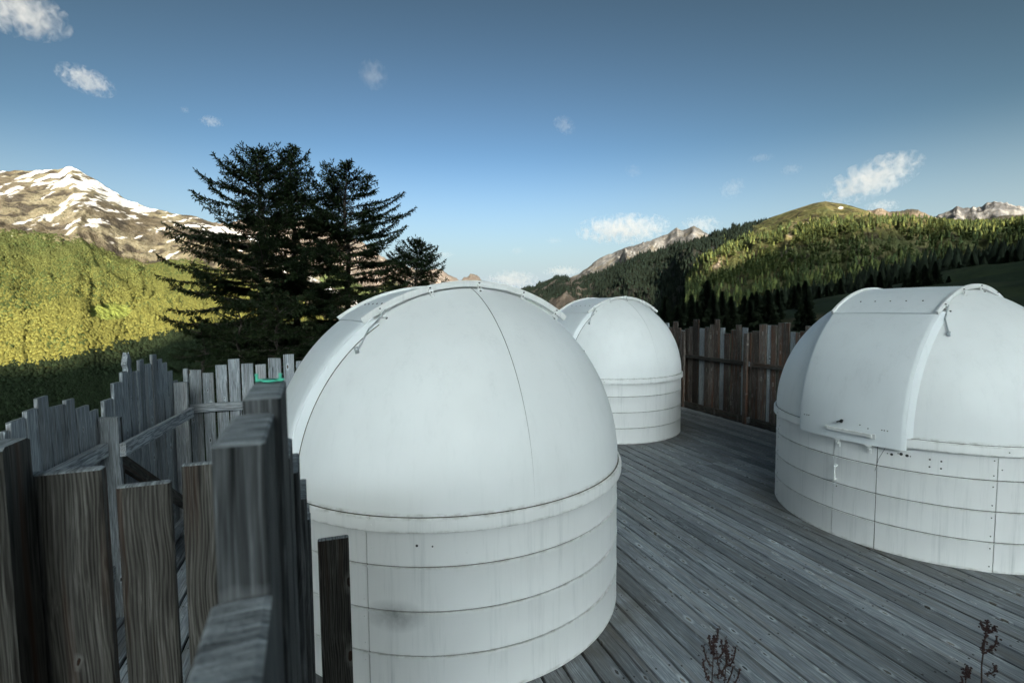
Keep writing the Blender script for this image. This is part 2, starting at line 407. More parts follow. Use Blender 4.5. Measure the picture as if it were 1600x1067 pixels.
def forest(name, P, H, W, C, seed=0, sides=5, tiers=2, label='', group=None):
    """low trees joined into one mass"""
    rng = np.random.default_rng(seed); n = len(P); Vs = []; Fs = []; base = 0; m = sides
    rot = rng.random(n)*6.28; lean = (rng.random((n, 2))-.5)*.08
    for t in range(tiers):
        z0 = (.08, .42, .66)[t] if tiers > 1 else .05; z1 = (.62, 1., 1.)[t] if tiers > 1 else 1.; w = (1., .66, .4)[t]
        if tiers == 2: z1 = (.7, 1.)[t]
        ang = rot[:, None] + np.arange(m)[None]*2*math.pi/m + t*.6
        jit = .7+.6*rng.random((n, m))
        ring = np.stack([P[:, None, 0]+W[:, None]*w*jit*np.cos(ang), P[:, None, 1]+W[:, None]*w*jit*np.sin(ang), P[:, None, 2]+H[:, None]*(z0+.06*(rng.random((n, m))-.5))], -1)
        tip = np.stack([P[:, 0]+lean[:, 0]*H, P[:, 1]+lean[:, 1]*H, P[:, 2]+H*z1], -1)[:, None]
        Vs.append(np.concatenate([ring, tip], 1).reshape(-1, 3))
        b = base + np.arange(n)[:, None]*(m+1) + np.arange(m)[None]; bn = base + np.arange(n)[:, None]*(m+1) + (np.arange(m)[None]+1) % m
        tp = base + np.arange(n)[:, None]*(m+1)+m + 0*b
        Fs.append(np.stack([b, bn, tp], -1).reshape(-1, 3)); base += n*(m+1)
    V = np.concatenate(Vs); F = np.concatenate(Fs)
    cc = np.concatenate([np.repeat(C, m+1, 0)]*tiers)
    o = mesh_np(name, V, F, M_TREE, smooth=False, col=cc); tag(o, label, 'forest', kind='stuff'); return o

def D(*a): return tuple(np.radians(a))
# --- snowy mountain on the left
lm = Range('snowy_mountain', R(-64), R(-14), 620, 330, (D(-64, -45, -30, -14), (-.20, -.19, -.18, -.15)), None,
           [(-700, 250), (-200, 275), (0, 268), (30, 267), (60, 265), (95, 264), (112, 261), (135, 272), (165, 292), (200, 313), (235, 326), (270, 333), (300, 338), (340, 350), (400, 372), (460, 420), (560, 470)],
           (D(-64, -14), (1000, 1050)), (D(-64, -41, -30, -20, -14), (3000, 2700, 2500, 2100, 1900)), bow=1.12, amp=72, nsc=430, seed=3, jag=7)
rng = np.random.default_rng(5)
def paint_left(s):
    U, X, Y, Z = s.U, s.X, s.Y, s.Z
    n = fbm(X/130, Y/130, 5, 41); n2 = fbm(X/35, Y/35, 4, 51)
    c = np.zeros(X.shape+(3,)) + np.array((.115, .095, .065))
    c = mixc(c, (.19, .165, .11), sstep(.45, .6, n)); c = mixc(c, (.06, .05, .038), sstep(.52, .68, n2))
    tree = sstep(.60, .52, U + .14*(n-.5) + .08*(s.g-.6))
    c = mixc(c, (.11, .12, .035), tree)
    c = mixc(c, (.17, .175, .05), tree*sstep(.5, .65, n2)*.6)
    hi = sstep(.50, 1.02, U)
    st = s.g*.55 + ridged(X/150+Z/130, Y/150, 5, 77)*.45
    right = sstep(R(-44), R(-36), s.A)
    rm = s.r.mean(); q1 = s.A*rm; q2 = U*1400
    stk = ridged((q1-.55*q2)/70, (q2+.3*q1)/330, 4, 301); stk2 = fbm((q1-.5*q2)/15, q2/42, 4, 303)
    cover = .30 + .62*sstep(.55, 1.0, U)*(.6+.4*sstep(R(-45), R(-40), s.A)) - .25*right*sstep(.95, .8, U)
    snow = sstep(-.05, .2, (stk-.64)*1.2 + (stk2-.5)*1.9 + (n-.5)*.7 + (cover-.82)*1.0)*sstep(.56, .68, U)*.93
    c = mixc(c, (.82, .80, .78), snow)
    c = mixc(c, (.02, .028, .013), sstep(.012, -.012, (Z-EYE)/s.r-np.interp(s.A, [azel(x, y)[0] for x, y, _ in shade_edge[:4]], [azel(x, y)[1] for x, y, _ in shade_edge[:4]])))  # cast shade painted into the ground colour below the sunlit flank
    s.c = c
    # a small clearing in the wood
    a0, e0 = azel(172, 488); a1, e1 = azel(140, 475)
    el = (Z-EYE)/s.r
    s.clear = np.exp(-(((s.A-a0)/.028)**2 + ((el-e0)/.014)**2)**2)
    s.c = mixc(s.c, (.22, .26, .06), s.clear)
    return tree
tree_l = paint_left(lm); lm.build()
acc = tree_l*(1-sstep(.2, .5, lm.clear))*(.45+.55*sstep(.35, .5, fbm(lm.X/60, lm.Y/60, 3, 91)))
P, ii, jj = lm.sample(120000, rng, .66, acc)
n = len(P); dn = fbm(P[:, 0]/90, P[:, 1]/90, 3, 33)
Cl = np.array((.165, .162, .042))*(.86+.28*rng.random(n))[:, None]
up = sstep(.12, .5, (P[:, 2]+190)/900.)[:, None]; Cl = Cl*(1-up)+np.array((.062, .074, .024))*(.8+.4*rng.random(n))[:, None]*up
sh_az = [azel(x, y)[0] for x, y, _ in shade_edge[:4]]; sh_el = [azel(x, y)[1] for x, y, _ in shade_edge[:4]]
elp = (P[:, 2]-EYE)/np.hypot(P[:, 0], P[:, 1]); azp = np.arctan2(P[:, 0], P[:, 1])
low = sstep(.010, -.004, elp-np.interp(azp, sh_az, sh_el)+.014*(dn-.5))        # cast shade painted into the tree colours below its edge
spruce = rng.random(n) < low*1.01  # trees picked to carry the painted shade
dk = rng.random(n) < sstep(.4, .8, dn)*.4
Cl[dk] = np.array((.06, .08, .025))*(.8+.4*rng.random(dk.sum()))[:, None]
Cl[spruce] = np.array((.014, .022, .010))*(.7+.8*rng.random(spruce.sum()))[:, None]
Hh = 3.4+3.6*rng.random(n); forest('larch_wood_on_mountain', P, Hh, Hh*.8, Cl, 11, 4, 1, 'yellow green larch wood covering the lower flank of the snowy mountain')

# --- pink rocky range behind the larches
pk = Range('rocky_range', R(-32), R(2), 300, 130, (D(-32, 2), (-.05, -.02)), None,
           [(320, 352), (380, 345), (430, 340), (490, 344), (513, 349), (560, 375), (606, 405), (640, 416), (665, 425), (688, 420), (702, 432), (718, 437), (732, 430), (745, 430), (755, 440), (790, 452), (840, 462), (900, 470)],
           (D(-32, 2), (2600, 2600)), (D(-32, 2), (4600, 4200)), bow=.9, amp=170, nsc=500, seed=14, jag=22)
nn = fbm(pk.X/160, pk.Y/160, 5, 5)
c = np.zeros(pk.X.shape+(3,)) + np.array((.18, .15, .125)); c = mixc(c, (.27, .225, .19), sstep(.45, .62, nn))
c = mixc(c, (.08, .10, .04), sstep(.42, .3, pk.U+.25*(nn-.5))); pk.c = c; pk.build()

# --- central peak
cp = Range('rocky_peak', R(4), R(28), 330, 200, (D(4, 28), (-.02, .0)), None,
           [(850, 458), (880, 440), (905, 428), (935, 405), (950, 398), (962, 393), (975, 388), (990, 385), (1000, 380), (1015, 376), (1028, 370), (1040, 366), (1050, 361), (1058, 356), (1070, 359), (1083, 353), (1092, 358), (1100, 361), (1113, 372), (1150, 395), (1250, 420)],
           (D(4, 28), (2500, 1900)), (D(4, 12, 20, 28), (4900, 4200, 3600, 3300)), bow=1.0, amp=190, nsc=520, seed=22, jag=12, stretch=1.4)
nn = fbm(cp.X/110, cp.Y/110, 5, 7)
c = np.zeros(cp.X.shape+(3,)) + np.array((.10, .097, .095)); c = mixc(c, (.22, .208, .195), sstep(.42, .62, nn)); c = mixc(c, (.14, .125, .10), sstep(.6, .7, fbm(cp.X/60, cp.Y/60, 4, 8)))
c = mixc(c, (.05, .07, .03), sstep(.45, .3, cp.U)); cp.c = c; cp.build()

# --- dark wooded ridge running down to the left, shade put into its colours
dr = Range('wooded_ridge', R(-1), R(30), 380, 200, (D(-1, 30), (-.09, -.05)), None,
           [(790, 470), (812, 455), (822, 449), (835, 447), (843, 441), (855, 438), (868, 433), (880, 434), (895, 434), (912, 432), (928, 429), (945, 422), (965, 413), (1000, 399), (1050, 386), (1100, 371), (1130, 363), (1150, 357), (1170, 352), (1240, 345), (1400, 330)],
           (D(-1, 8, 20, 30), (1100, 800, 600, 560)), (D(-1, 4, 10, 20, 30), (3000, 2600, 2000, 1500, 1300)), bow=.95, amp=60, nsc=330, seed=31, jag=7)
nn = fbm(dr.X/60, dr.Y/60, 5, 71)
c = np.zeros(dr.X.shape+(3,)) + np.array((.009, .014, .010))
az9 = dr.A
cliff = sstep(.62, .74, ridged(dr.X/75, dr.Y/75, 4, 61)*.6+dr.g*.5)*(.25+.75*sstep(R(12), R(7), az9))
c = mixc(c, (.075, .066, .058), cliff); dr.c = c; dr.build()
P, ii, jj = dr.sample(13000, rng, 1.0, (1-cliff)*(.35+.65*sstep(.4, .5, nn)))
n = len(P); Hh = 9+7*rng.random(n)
forest('pine_wood_on_ridge', P, Hh, Hh*.22, np.array((.008, .013, .009))*(.7+.6*rng.random(n))[:, None], 12, 5, 2, 'dark pine wood with shade in its colour on the ridge below the rocky peak')

# --- sunlit green hill on the right
gh = Range('green_hill', R(19), R(62), 460, 260, (D(19, 62), (-.03, .0)), None,
           [(1040, 440), (1080, 402), (1100, 386), (1130, 367), (1150, 358), (1165, 353), (1200, 341), (1225, 333), (1250, 325), (1270, 318), (1290, 314), (1310, 318), (1330, 322), (1350, 328), (1370, 335), (1400, 337), (1450, 341), (1500, 349), (1550, 350), (1600, 346), (1800, 335), (2100, 330)],
           (D(19, 62), (430, 330)), (D(19, 26, 32, 45, 62), (1500, 1420, 1350, 1150, 1000)), bow=1.0, amp=46, nsc=210, seed=44, jag=1.5)
nn = fbm(gh.X/45, gh.Y/45, 5, 81); n2 = fbm(gh.X/16, gh.Y/16, 4, 83)
c = np.zeros(gh.X.shape+(3,)) + np.array((.085, .09, .035)); c = mixc(c, (.14, .125, .055), sstep(.42, .6, nn)); c = mixc(c, (.05, .045, .025), sstep(.55, .7, n2))
el = (gh.Z-EYE)/gh.r
tl = np.interp(gh.A, [azel(x, y)[0] for x, y in ((1100, 372), (1165, 372), (1200, 368), (1235, 352), (1300, 343), (1400, 343), (1600, 348))],
               [azel(x, y)[1] for x, y in ((1100, 372), (1165, 372), (1200, 368), (1235, 352), (1300, 343), (1400, 343), (1600, 348))])
wood = sstep(.004, -.006, el-tl+.02*(nn-.5))
def spot(px, py, sx, sy):
    a, e = azel(px, py); return np.exp(-(((gh.A-a)/sx)**2+((el-e)/sy)**2)**2)
scar = np.maximum.reduce([spot(1233, 382, .006, .018), spot(1228, 398, .009, .008), spot(1255, 352, .018, .004), spot(1120, 410, .008, .012)])
c = mixc(c, (.36, .29, .22), scar*sstep(.38, .5, n2)); 
a, e = azel(1314, 325); c = mixc(c, (.8, .78, .75), sstep(.5, .7, spot(1314, 325, .004, .0022)))
gh.c = c; gh.build()
mead = np.maximum.reduce([spot(1385, 383, .035, .02), spot(1400, 360, .03, .012), spot(1370, 405, .02, .01), spot(1440, 350, .03, .006)])
dens = wood*(1-.8*mead)*(1-scar)*(.25+.75*sstep(.38, .5, nn))
P, ii, jj = gh.sample(15000, rng, 1.0, dens)
n = len(P); dist = np.hypot(P[:, 0], P[:, 1]); Hh = 5.5+6*rng.random(n); azs = np.arctan2(P[:, 0], P[:, 1])
Cg = np.array((.04, .054, .02))*(.6+.8*rng.random(n))[:, None]; br = rng.random(n) < .3; Cg[br] = np.array((.10, .115, .036))*(.8+.4*rng.random(br.sum()))[:, None]
vis = (np.arctan2(P[:, 0], P[:, 1]) < R(46)) & (np.arctan2(P[:, 0], P[:, 1]) > R(21))
elv = (P[:, 2]-EYE)/dist
vis &= elv > np.interp(azs, [azel(x, y)[0] for x, y, _ in shade_edge[4:]], [azel(x, y)[1] for x, y, _ in shade_edge[4:]])
order = np.argsort(np.where(vis, dist/Hh, 1e9)); near = order[:300]; rest = np.setdiff1d(np.arange(n), near)
forest('larch_wood_on_hill', P[rest], Hh[rest], Hh[rest]*.21, Cg[rest], 13, 6, 3, 'sunlit larch and pine wood on the slope of the green hill')
HILL_TREES = (P[near], Hh[near])

# --- far crests at the right edge
fc = Range('brown_crest', R(33), R(46), 200, 50, (D(33, 46), (.0, .0)), None,
           [(1300, 345), (1350, 332), (1365, 329), (1378, 327), (1392, 329), (1400, 327), (1412, 329), (1425, 327), (1440, 331), (1452, 335), (1462, 342), (1500, 352), (1600, 360)],
           (D(33, 46), (1500, 1500)), (D(33, 46), (2300, 2200)), bow=1, amp=60, nsc=160, seed=52, jag=9)
nn = fbm(fc.X/60, fc.Y/60, 4, 8); c = np.zeros(fc.X.shape+(3,))+np.array((.2, .155, .11)); c = mixc(c, (.10, .09, .07), sstep(.5, .62, nn)); fc.c = c; fc.build()
fp = Range('far_rocky_peak', R(37), R(60), 330, 120, (D(37, 60), (.0, .0)), None,
           [(1420, 352), (1450, 344), (1463, 338), (1478, 331), (1490, 325), (1497, 323), (1508, 327), (1522, 324), (1535, 321), (1550, 317), (1565, 314), (1575, 319), (1585, 318), (1593, 323), (1610, 328), (1700, 310), (1900, 330)],
           (D(37, 60), (2600, 2600)), (D(37, 60), (4300, 4200)), bow=1, amp=190, nsc=420, seed=63, jag=18)
nn = fbm(fp.X/120, fp.Y/120, 5, 8); c = np.zeros(fp.X.shape+(3,))+np.array((.12, .115, .115)); c = mixc(c, (.25, .235, .22), sstep(.5, .62, nn)); c = mixc(c, (.7, .7, .7), sstep(.86, .92, fp.g*.6+nn*.5)); fp.c = c; fp.build()
fd = Range('dark_spur', R(41), R(60), 150, 60, (D(41, 60), (.0, .0)), None,
           [(1500, 360), (1525, 350), (1540, 343), (1555, 336), (1570, 334), (1585, 335), (1600, 333), (1750, 320), (1900, 330)],
           (D(41, 60), (1500, 1500)), (D(41, 60), (1900, 1900)), bow=1, amp=50, nsc=130, seed=73, jag=7)
nn = fbm(fd.X/50, fd.Y/50, 4, 8); c = np.zeros(fd.X.shape+(3,))+np.array((.07, .065, .05)); c = mixc(c, (.14, .12, .10), sstep(.55, .65, nn)); fd.c = c; fd.build()
# land all round, far below and beyond
ang = np.linspace(0, 2*math.pi, 97)[:-1]; V = [(0, 0, -330)] + [(9000*math.cos(a), 9000*math.sin(a), -330) for a in ang]
o = mesh_np('valley_floor', V, [[0, 1+k, 1+(k+1) % 96] for k in range(96)], M_GROUND, col=np.tile((.06, .08, .03), (97, 1))); o['kind'] = 'structure'

# ------------------------------------------------------------------ conifers
def tufts(P, Dv, Ln, Wd, rng):
    """needle tufts: two crossed slim diamonds round each short axis"""
    n = len(P); Dv = Dv/np.maximum(np.linalg.norm(Dv, axis=1, keepdims=True), 1e-6)
    rv = rng.normal(size=(n, 3)); s1 = np.cross(Dv, rv); s1 /= np.maximum(np.linalg.norm(s1, axis=1, keepdims=True), 1e-6); s2 = np.cross(Dv, s1)
    V = []; 
    for s in (s1, s2):
        V.append(np.stack([P, P+Dv*(Ln*.45)[:, None]+s*(Wd*.5)[:, None], P+Dv*Ln[:, None], P+Dv*(Ln*.45)[:, None]-s*(Wd*.5)[:, None]], 1))
    V = np.concatenate(V).reshape(-1, 3); F = np.arange(len(V)).reshape(-1, 4); return V, F
def tubes(segs):
    """segs: list of (p0, p1, r0, r1) -> three-sided tapered sticks"""
    p0 = np.array([s[0] for s in segs]); p1 = np.array([s[1] for s in segs]); r0 = np.array([s[2] for s in segs]); r1 = np.array([s[3] for s in segs])
    d = p1-p0; d /= np.maximum(np.linalg.norm(d, axis=1, keepdims=True), 1e-6); up = np.tile((0.1, .2, 1.), (len(d), 1)); a = np.cross(d, up); a /= np.maximum(np.linalg.norm(a, axis=1, keepdims=True), 1e-6); b = np.cross(d, a)
    V = []
    for k in range(3):
        c, s = math.cos(k*2.094), math.sin(k*2.094); V.append(p0+(a*c+b*s)*r0[:, None])
    for k in range(3):
        c, s = math.cos(k*2.094), math.sin(k*2.094); V.append(p1+(a*c+b*s)*r1[:, None])
    n = len(d); V = np.stack(V, 1).reshape(-1, 3); i = np.arange(n)[:, None]*6
    F = np.concatenate([i+np.array([[0, 1, 4, 3]]), i+np.array([[1, 2, 5, 4]]), i+np.array([[2, 0, 3, 5]])]); return V, F
def build_larch(root, H, zs, rad, seed, bz=.12, tilt=(0, 0), nb=13.0, tl=.11, tw=.036, bias=None, leaf=None, lo=None, hi=None):
    """trunk, whorls of boughs and needle tufts; zs/rad give the reach of the boughs at each height"""
    rg = np.random.default_rng(seed); segs = []; TP = []; TD = []; TL = []
    base_r = H*.016
    ntr = 14; tr = [np.array([tilt[0]*k/ntr+.05*math.sin(k*1.3+seed), tilt[1]*k/ntr+.04*math.cos(k*1.7+seed), H*k/ntr]) for k in range(ntr+1)]
    tr[0][:2] = 0
    def axis(z):
        k = min(int(z/H*ntr), ntr-1); f = z/H*ntr-k; return tr[k]*(1-f)+tr[k+1]*f
    bz *= H; N = int((H-bz)*nb)
    for i in range(N):
        z = bz + (H-bz)*((i+rg.random())/N)**1.0
        t = (z-bz)/(H-bz); p = axis(z); a = i*2.39996 + rg.normal()*.35
        reach = np.interp(z, zs, rad)*(.84+.26*rg.random())
        if bias is not None: reach *= 1+bias[1]*math.cos(a-bias[0])
        if reach < .12: reach = .12
        if rg.random() < .05: reach *= 1.1
        el0 = (hi if hi is not None else R(38))*t**1.5 + (lo if lo is not None else R(-4))*(1-t) + rg.normal()*.19
        ns = max(4, int(reach/.14)); d = np.array([math.cos(a), math.sin(a), 0.]); q = p.copy(); step = reach/ns; r0 = .006+.012*reach*.8
        side0 = np.array([-math.sin(a), math.cos(a), 0.]); yaw = rg.normal()*.15
        for k in range(ns):
            f = k/ns; el = el0 - .30*math.sin(f*math.pi)*(1-t*.7) + .34*f*f
            dd = d*math.cos(el) + np.array([0, 0, math.sin(el)]) + side0*yaw*f; dd /= np.linalg.norm(dd)
            q2 = q + dd*step; segs.append((q, q2, r0*(1-f*.85), r0*(1-(k+1)/ns*.85)))
            if f > .10 or reach < .8:
                # side twigs, shorter towards the tip, drooping a little
                for sgn in (-1, 1, -1, 1):
                    if rg.random() < .2: continue
                    tlen = (.13+.26*min(reach, 2.2)*(1-f)*(.35+.65*math.sin(min(1, f*1.6+.15)*math.pi*.5)))*(.6+.7*rg.random())
                    tlen = min(tlen, .75)
                    td = dd*(.75+.3*rg.random()) + side0*sgn*(.75+.3*rg.random()) + np.array([0, 0, -.2-.55*rg.random()*(1-t)+.3*t]); td /= np.linalg.norm(td)
                    st = q + dd*step*rg.random(); e = st+td*tlen; segs.append((st, e, .004+.002*(1-f), .0015))
                    m = max(2, int(tlen/(tl*.40)))
                    for w in range(m):
                        g = (w+.35)/m; TP.append(st+td*tlen*g*.92); v = td + rg.normal(size=3)*.42; TD.append(v); TL.append(tl*(.65+.6*rg.random()))
                        if rg.random() < .3:
                            TP.append(st+td*tlen*g); TD.append(np.array([0, 0, -.9])+td*.6+rg.normal(size=3)*.25); TL.append(tl*(.8+.9*rg.random()))
                for w in range(2): TP.append(q+dd*step*rg.random()); TD.append(dd+rg.normal(size=3)*.5); TL.append(tl*(.7+.5*rg.random()))
            q = q2
        TP.append(q); TD.append(dd); TL.append(tl*1.3)
    trunk = [(tr[k], tr[k+1], base_r*(1-k/ntr)**.8+.012, base_r*(1-(k+1)/ntr)**.8+.012) for k in range(ntr)]
    bm = bmesh.new()
    for s in trunk: bm_cyl(bm, s[0], s[1], s[2], s[3], 9)
    mesh_bm('trunk', bm, M_BARK, root, True)
    V, F = tubes(segs); mesh_np('branches', V, F, M_BARK, root, True)
    TP = np.array(TP); TD = np.array(TD); TL = np.array(TL)
    V, F = tufts(TP, TD, TL, TL*0+tw*(.52+.6*rg.random(len(TL))), rg)
    o = mesh_np('crown', V, F, leaf or M_NEEDLE, root, False); return len(F)
def at_dist(px, r):
    a, _ = azel(px, 483); return r*math.sin(a), r*math.cos(a)
def z_at(px, py, r):
    return EYE + azel(px, py)[1]*r
def plant_larch(px, py_top, r, prof, label, seed, name='larch_tree', group='larches behind the fence', **k):
    x, y = at_dist(px, r); z0 = float(ground_z(x, y)); H = z_at(px, py_top, r) - z0
    zs = []; rad = []
    for py, w in sorted(prof, key=lambda t: -t[0]):
        zs.append(z_at(px, py, r)-z0); rad.append(w/FOC*r*.93)
    zs.insert(0, 0); rad.insert(0, rad[0]*.9); zs.append(H); rad.append(.12)
    t = thing(name, label, 'tree', (x, y, z0), 0, group); print(name, round(H, 1), build_larch(t, H, zs, rad, seed, **k)); return t
WEST = math.pi
plant_larch(413, 240, 17.5, [(250, 18), (268, 42), (300, 78), (350, 94), (400, 118), (450, 122), (520, 126), (580, 118)], 'tall dark larch on the left of the group, with the longest boughs reaching left', 101, bias=(WEST, .05), nb=20, bz=.08)
plant_larch(462, 236, 18.5, [(248, 16), (266, 36), (300, 54), (350, 66), (400, 88), (480, 104), (560, 112)], 'tall dark larch in the middle of the group, its top the highest', 102, nb=17, bz=.1)
plant_larch(545, 258, 18.0, [(272, 16), (288, 38), (320, 68), (350, 98), (380, 106), (420, 106), (470, 100), (560, 100)], 'broad dark larch on the right of the group, behind the near dome', 103, bias=(0, .06), nb=20, bz=.1)
plant_larch(652, 380, 20, [(395, 30), (420, 50), (440, 60), (480, 70), (560, 70)], 'small dark larch rising just left of the top of the near dome', 104, nb=26, bz=.05)
plant_larch(372, 478, 15.0, [(510, 38), (550, 60), (620, 72)], 'young bushy spruce under the tall larches, right one of two', 105, name='spruce_tree', group='young spruces under the larches', leaf=M_NEEDLE2, nb=16, lo=R(-15))
plant_larch(432, 455, 14.0, [(490, 40), (540, 66), (620, 80)], 'young bushy spruce growing close behind the fence and below the middle larch', 106, name='spruce_tree', group='young spruces under the larches', leaf=M_NEEDLE2, nb=16, lo=R(-15))
plant_larch(315, 500, 19.0, [(530, 30), (560, 46), (620, 56)], 'young spruce at the left foot of the larch group', 107, name='spruce_tree', group='young spruces under the larches', leaf=M_NEEDLE2, nb=12, lo=R(-15))

def conifer_mesh(seed, n, H=1.0, W=.22, leafmat=None, elong=1.0):
    """a whole conifer one unit tall for the slopes: ragged clumps round a stem"""
    rg = np.random.default_rng(seed); z = rg.random(n)**.85*.9+.08; a = rg.random(n)*6.283
    prof = W*(1-z)**.95*(.75+.5*rg.random(n))*(1+.18*np.sin(z*34)) + .008
    rr = prof*(.35+.65*rg.random(n)**.5)
    P = np.stack([rr*np.cos(a), rr*np.sin(a), z], -1); Dv = np.stack([np.cos(a), np.sin(a), -.35+.9*z+rg.normal(size=n)*.3], -1)
    L = (.05+.10*(1-z))*elong*(.7+.6*rg.random(n)); V, F = tufts(P-Dv*L[:, None]*.4, Dv, L, L*.55, rg)
    me = bpy.data.meshes.new('crown'); me.from_pydata(V.tolist(), [], F.tolist()); me.update(); me.materials.append(leafmat); return me
def stem_mesh():
    bm = bmesh.new(); bm_cyl(bm, (0, 0, -.03), (0, 0, .97), .013, .002, 5); me = bpy.data.meshes.new('trunk'); bm.to_mesh(me); bm.free(); me.materials.append(M_BARK); return me
STEM = stem_mesh()
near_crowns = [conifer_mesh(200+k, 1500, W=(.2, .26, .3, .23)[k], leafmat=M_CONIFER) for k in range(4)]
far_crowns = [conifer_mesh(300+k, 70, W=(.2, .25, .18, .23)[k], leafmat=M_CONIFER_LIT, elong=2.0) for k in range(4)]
P, Hh = HILL_TREES
for k in range(len(P)):
    o = link(bpy.data.objects.new('larch_tree', far_crowns[k % 4])); o.location = P[k]; o.scale = (Hh[k]*1.1,)*3; o.rotation_euler = (0, 0, random.random()*6.28)
    tag(o, 'sunlit larch among many alike on the slope of the green hill', 'tree', 'larches on the green hill')
# dark trees on the shaded slope behind the right fence
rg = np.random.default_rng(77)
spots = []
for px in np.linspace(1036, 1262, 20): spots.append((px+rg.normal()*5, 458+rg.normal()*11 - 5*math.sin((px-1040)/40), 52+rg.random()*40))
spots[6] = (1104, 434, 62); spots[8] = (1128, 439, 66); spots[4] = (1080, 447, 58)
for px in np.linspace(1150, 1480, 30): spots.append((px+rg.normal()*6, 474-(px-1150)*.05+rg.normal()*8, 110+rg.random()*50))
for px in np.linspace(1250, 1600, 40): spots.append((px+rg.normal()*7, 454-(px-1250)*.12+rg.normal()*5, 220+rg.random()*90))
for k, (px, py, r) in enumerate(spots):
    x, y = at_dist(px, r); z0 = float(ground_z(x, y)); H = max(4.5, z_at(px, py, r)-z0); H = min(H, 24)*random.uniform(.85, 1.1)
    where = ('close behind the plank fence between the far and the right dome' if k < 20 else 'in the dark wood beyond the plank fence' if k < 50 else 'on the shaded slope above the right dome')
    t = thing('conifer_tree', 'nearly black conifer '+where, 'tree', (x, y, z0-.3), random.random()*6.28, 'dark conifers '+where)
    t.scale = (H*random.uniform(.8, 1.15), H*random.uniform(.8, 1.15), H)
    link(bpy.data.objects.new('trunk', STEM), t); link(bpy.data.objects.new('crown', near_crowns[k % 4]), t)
# the rest of the wood on the shaded slope
n = 5200; a = R(-2)+R(62)*rg.random(n); r = 270+(560-270)*rg.random(n)**.7
x = r*np.sin(a); y = r*np.cos(a); z = ground_z(x, y)
mea = (a > R(80)); k = ~mea; x, y, z = x[k], y[k], z[k]; n = len(x)
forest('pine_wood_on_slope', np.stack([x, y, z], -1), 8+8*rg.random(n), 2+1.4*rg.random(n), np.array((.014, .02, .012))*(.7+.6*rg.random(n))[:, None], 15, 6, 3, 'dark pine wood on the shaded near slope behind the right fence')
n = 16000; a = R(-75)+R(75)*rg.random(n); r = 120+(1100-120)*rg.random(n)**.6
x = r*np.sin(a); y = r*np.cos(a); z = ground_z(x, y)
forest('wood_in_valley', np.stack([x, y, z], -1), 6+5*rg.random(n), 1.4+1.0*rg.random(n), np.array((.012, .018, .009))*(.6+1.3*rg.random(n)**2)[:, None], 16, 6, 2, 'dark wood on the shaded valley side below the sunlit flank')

# ------------------------------------------------------------------ deck
DK = R(-70.5); U2 = Vector((math.cos(DK), math.sin(DK))); N2 = Vector((-math.sin(DK), math.cos(DK)))
deck = thing('deck', 'grey weathered plank deck under the three domes', 'deck', (0, 0, 0)); del deck['category']; del deck['label']; deck['kind'] = 'structure'
board_mesh_cache = {}
def board_mesh(w, t, l, mat, seed, bevel=.004, skew=0.0, wob=.0015):
    """one sawn board: local X width, Y thickness, Z length from 0 to l; slightly bent, worn edges"""
    rg = random.Random(seed); b = min(bevel, t*.3, w*.3); V = []; ns = max(2, min(5, int(l/.6)+1)); F = []
    prof = [(-w/2+b, -t/2), (w/2-b, -t/2), (w/2, -t/2+b), (w/2, t/2-b), (w/2-b, t/2), (-w/2+b, t/2), (-w/2, t/2-b), (-w/2, -t/2+b)]
    for k in range(ns+1):
        z = l*k/ns; ox = rg.uniform(-1, 1)*wob; oy = rg.uniform(-1, 1)*wob
        for x, y in prof: V.append((x+ox, y+oy, z + (skew*x if k == ns else 0)))
    for k in range(ns):
        for i in range(8): j = (i+1) % 8; F.append((k*8+i, k*8+j, (k+1)*8+j, (k+1)*8+i))
    # worn top: a small chamfer ring
    V2 = [(x*.94, y*.8, l+b*.7 + skew*x) for x, y in prof]; o = len(V); V += V2
    for i in range(8): j = (i+1) % 8; F.append((ns*8+i, ns*8+j, o+j, o+i))
    F.append(tuple(range(o, o+8))); F.append(tuple(reversed(range(8))))
    me = bpy.data.meshes.new('board'); me.from_pydata(V, [], F); me.update(); me.materials.append(mat); me.materials.append(M_END)
    for p in me.polygons:
        if p.normal.z > .4: p.material_index = 1
    return me
def plank(name, p0, p1, w, t, mat, parent, seed, roll_n=None, **k):
    """a board from p0 to p1; roll_n is the direction its face (width) runs"""
    p0 = Vector(p0); p1 = Vector(p1); zax = (p1-p0).normalized(); x = Vector(roll_n); x = (x - zax*x.dot(zax)).normalized(); y = zax.cross(x)
    o = link(bpy.data.objects.new(name, board_mesh(w, t, (p1-p0).length, mat, seed, **k)), parent)
    o.matrix_basis = Matrix.Translation(p0) @ Matrix((x, y, zax)).transposed().to_4x4(); return o
PW = .1675; T0, T1 = -10.15, -1.35
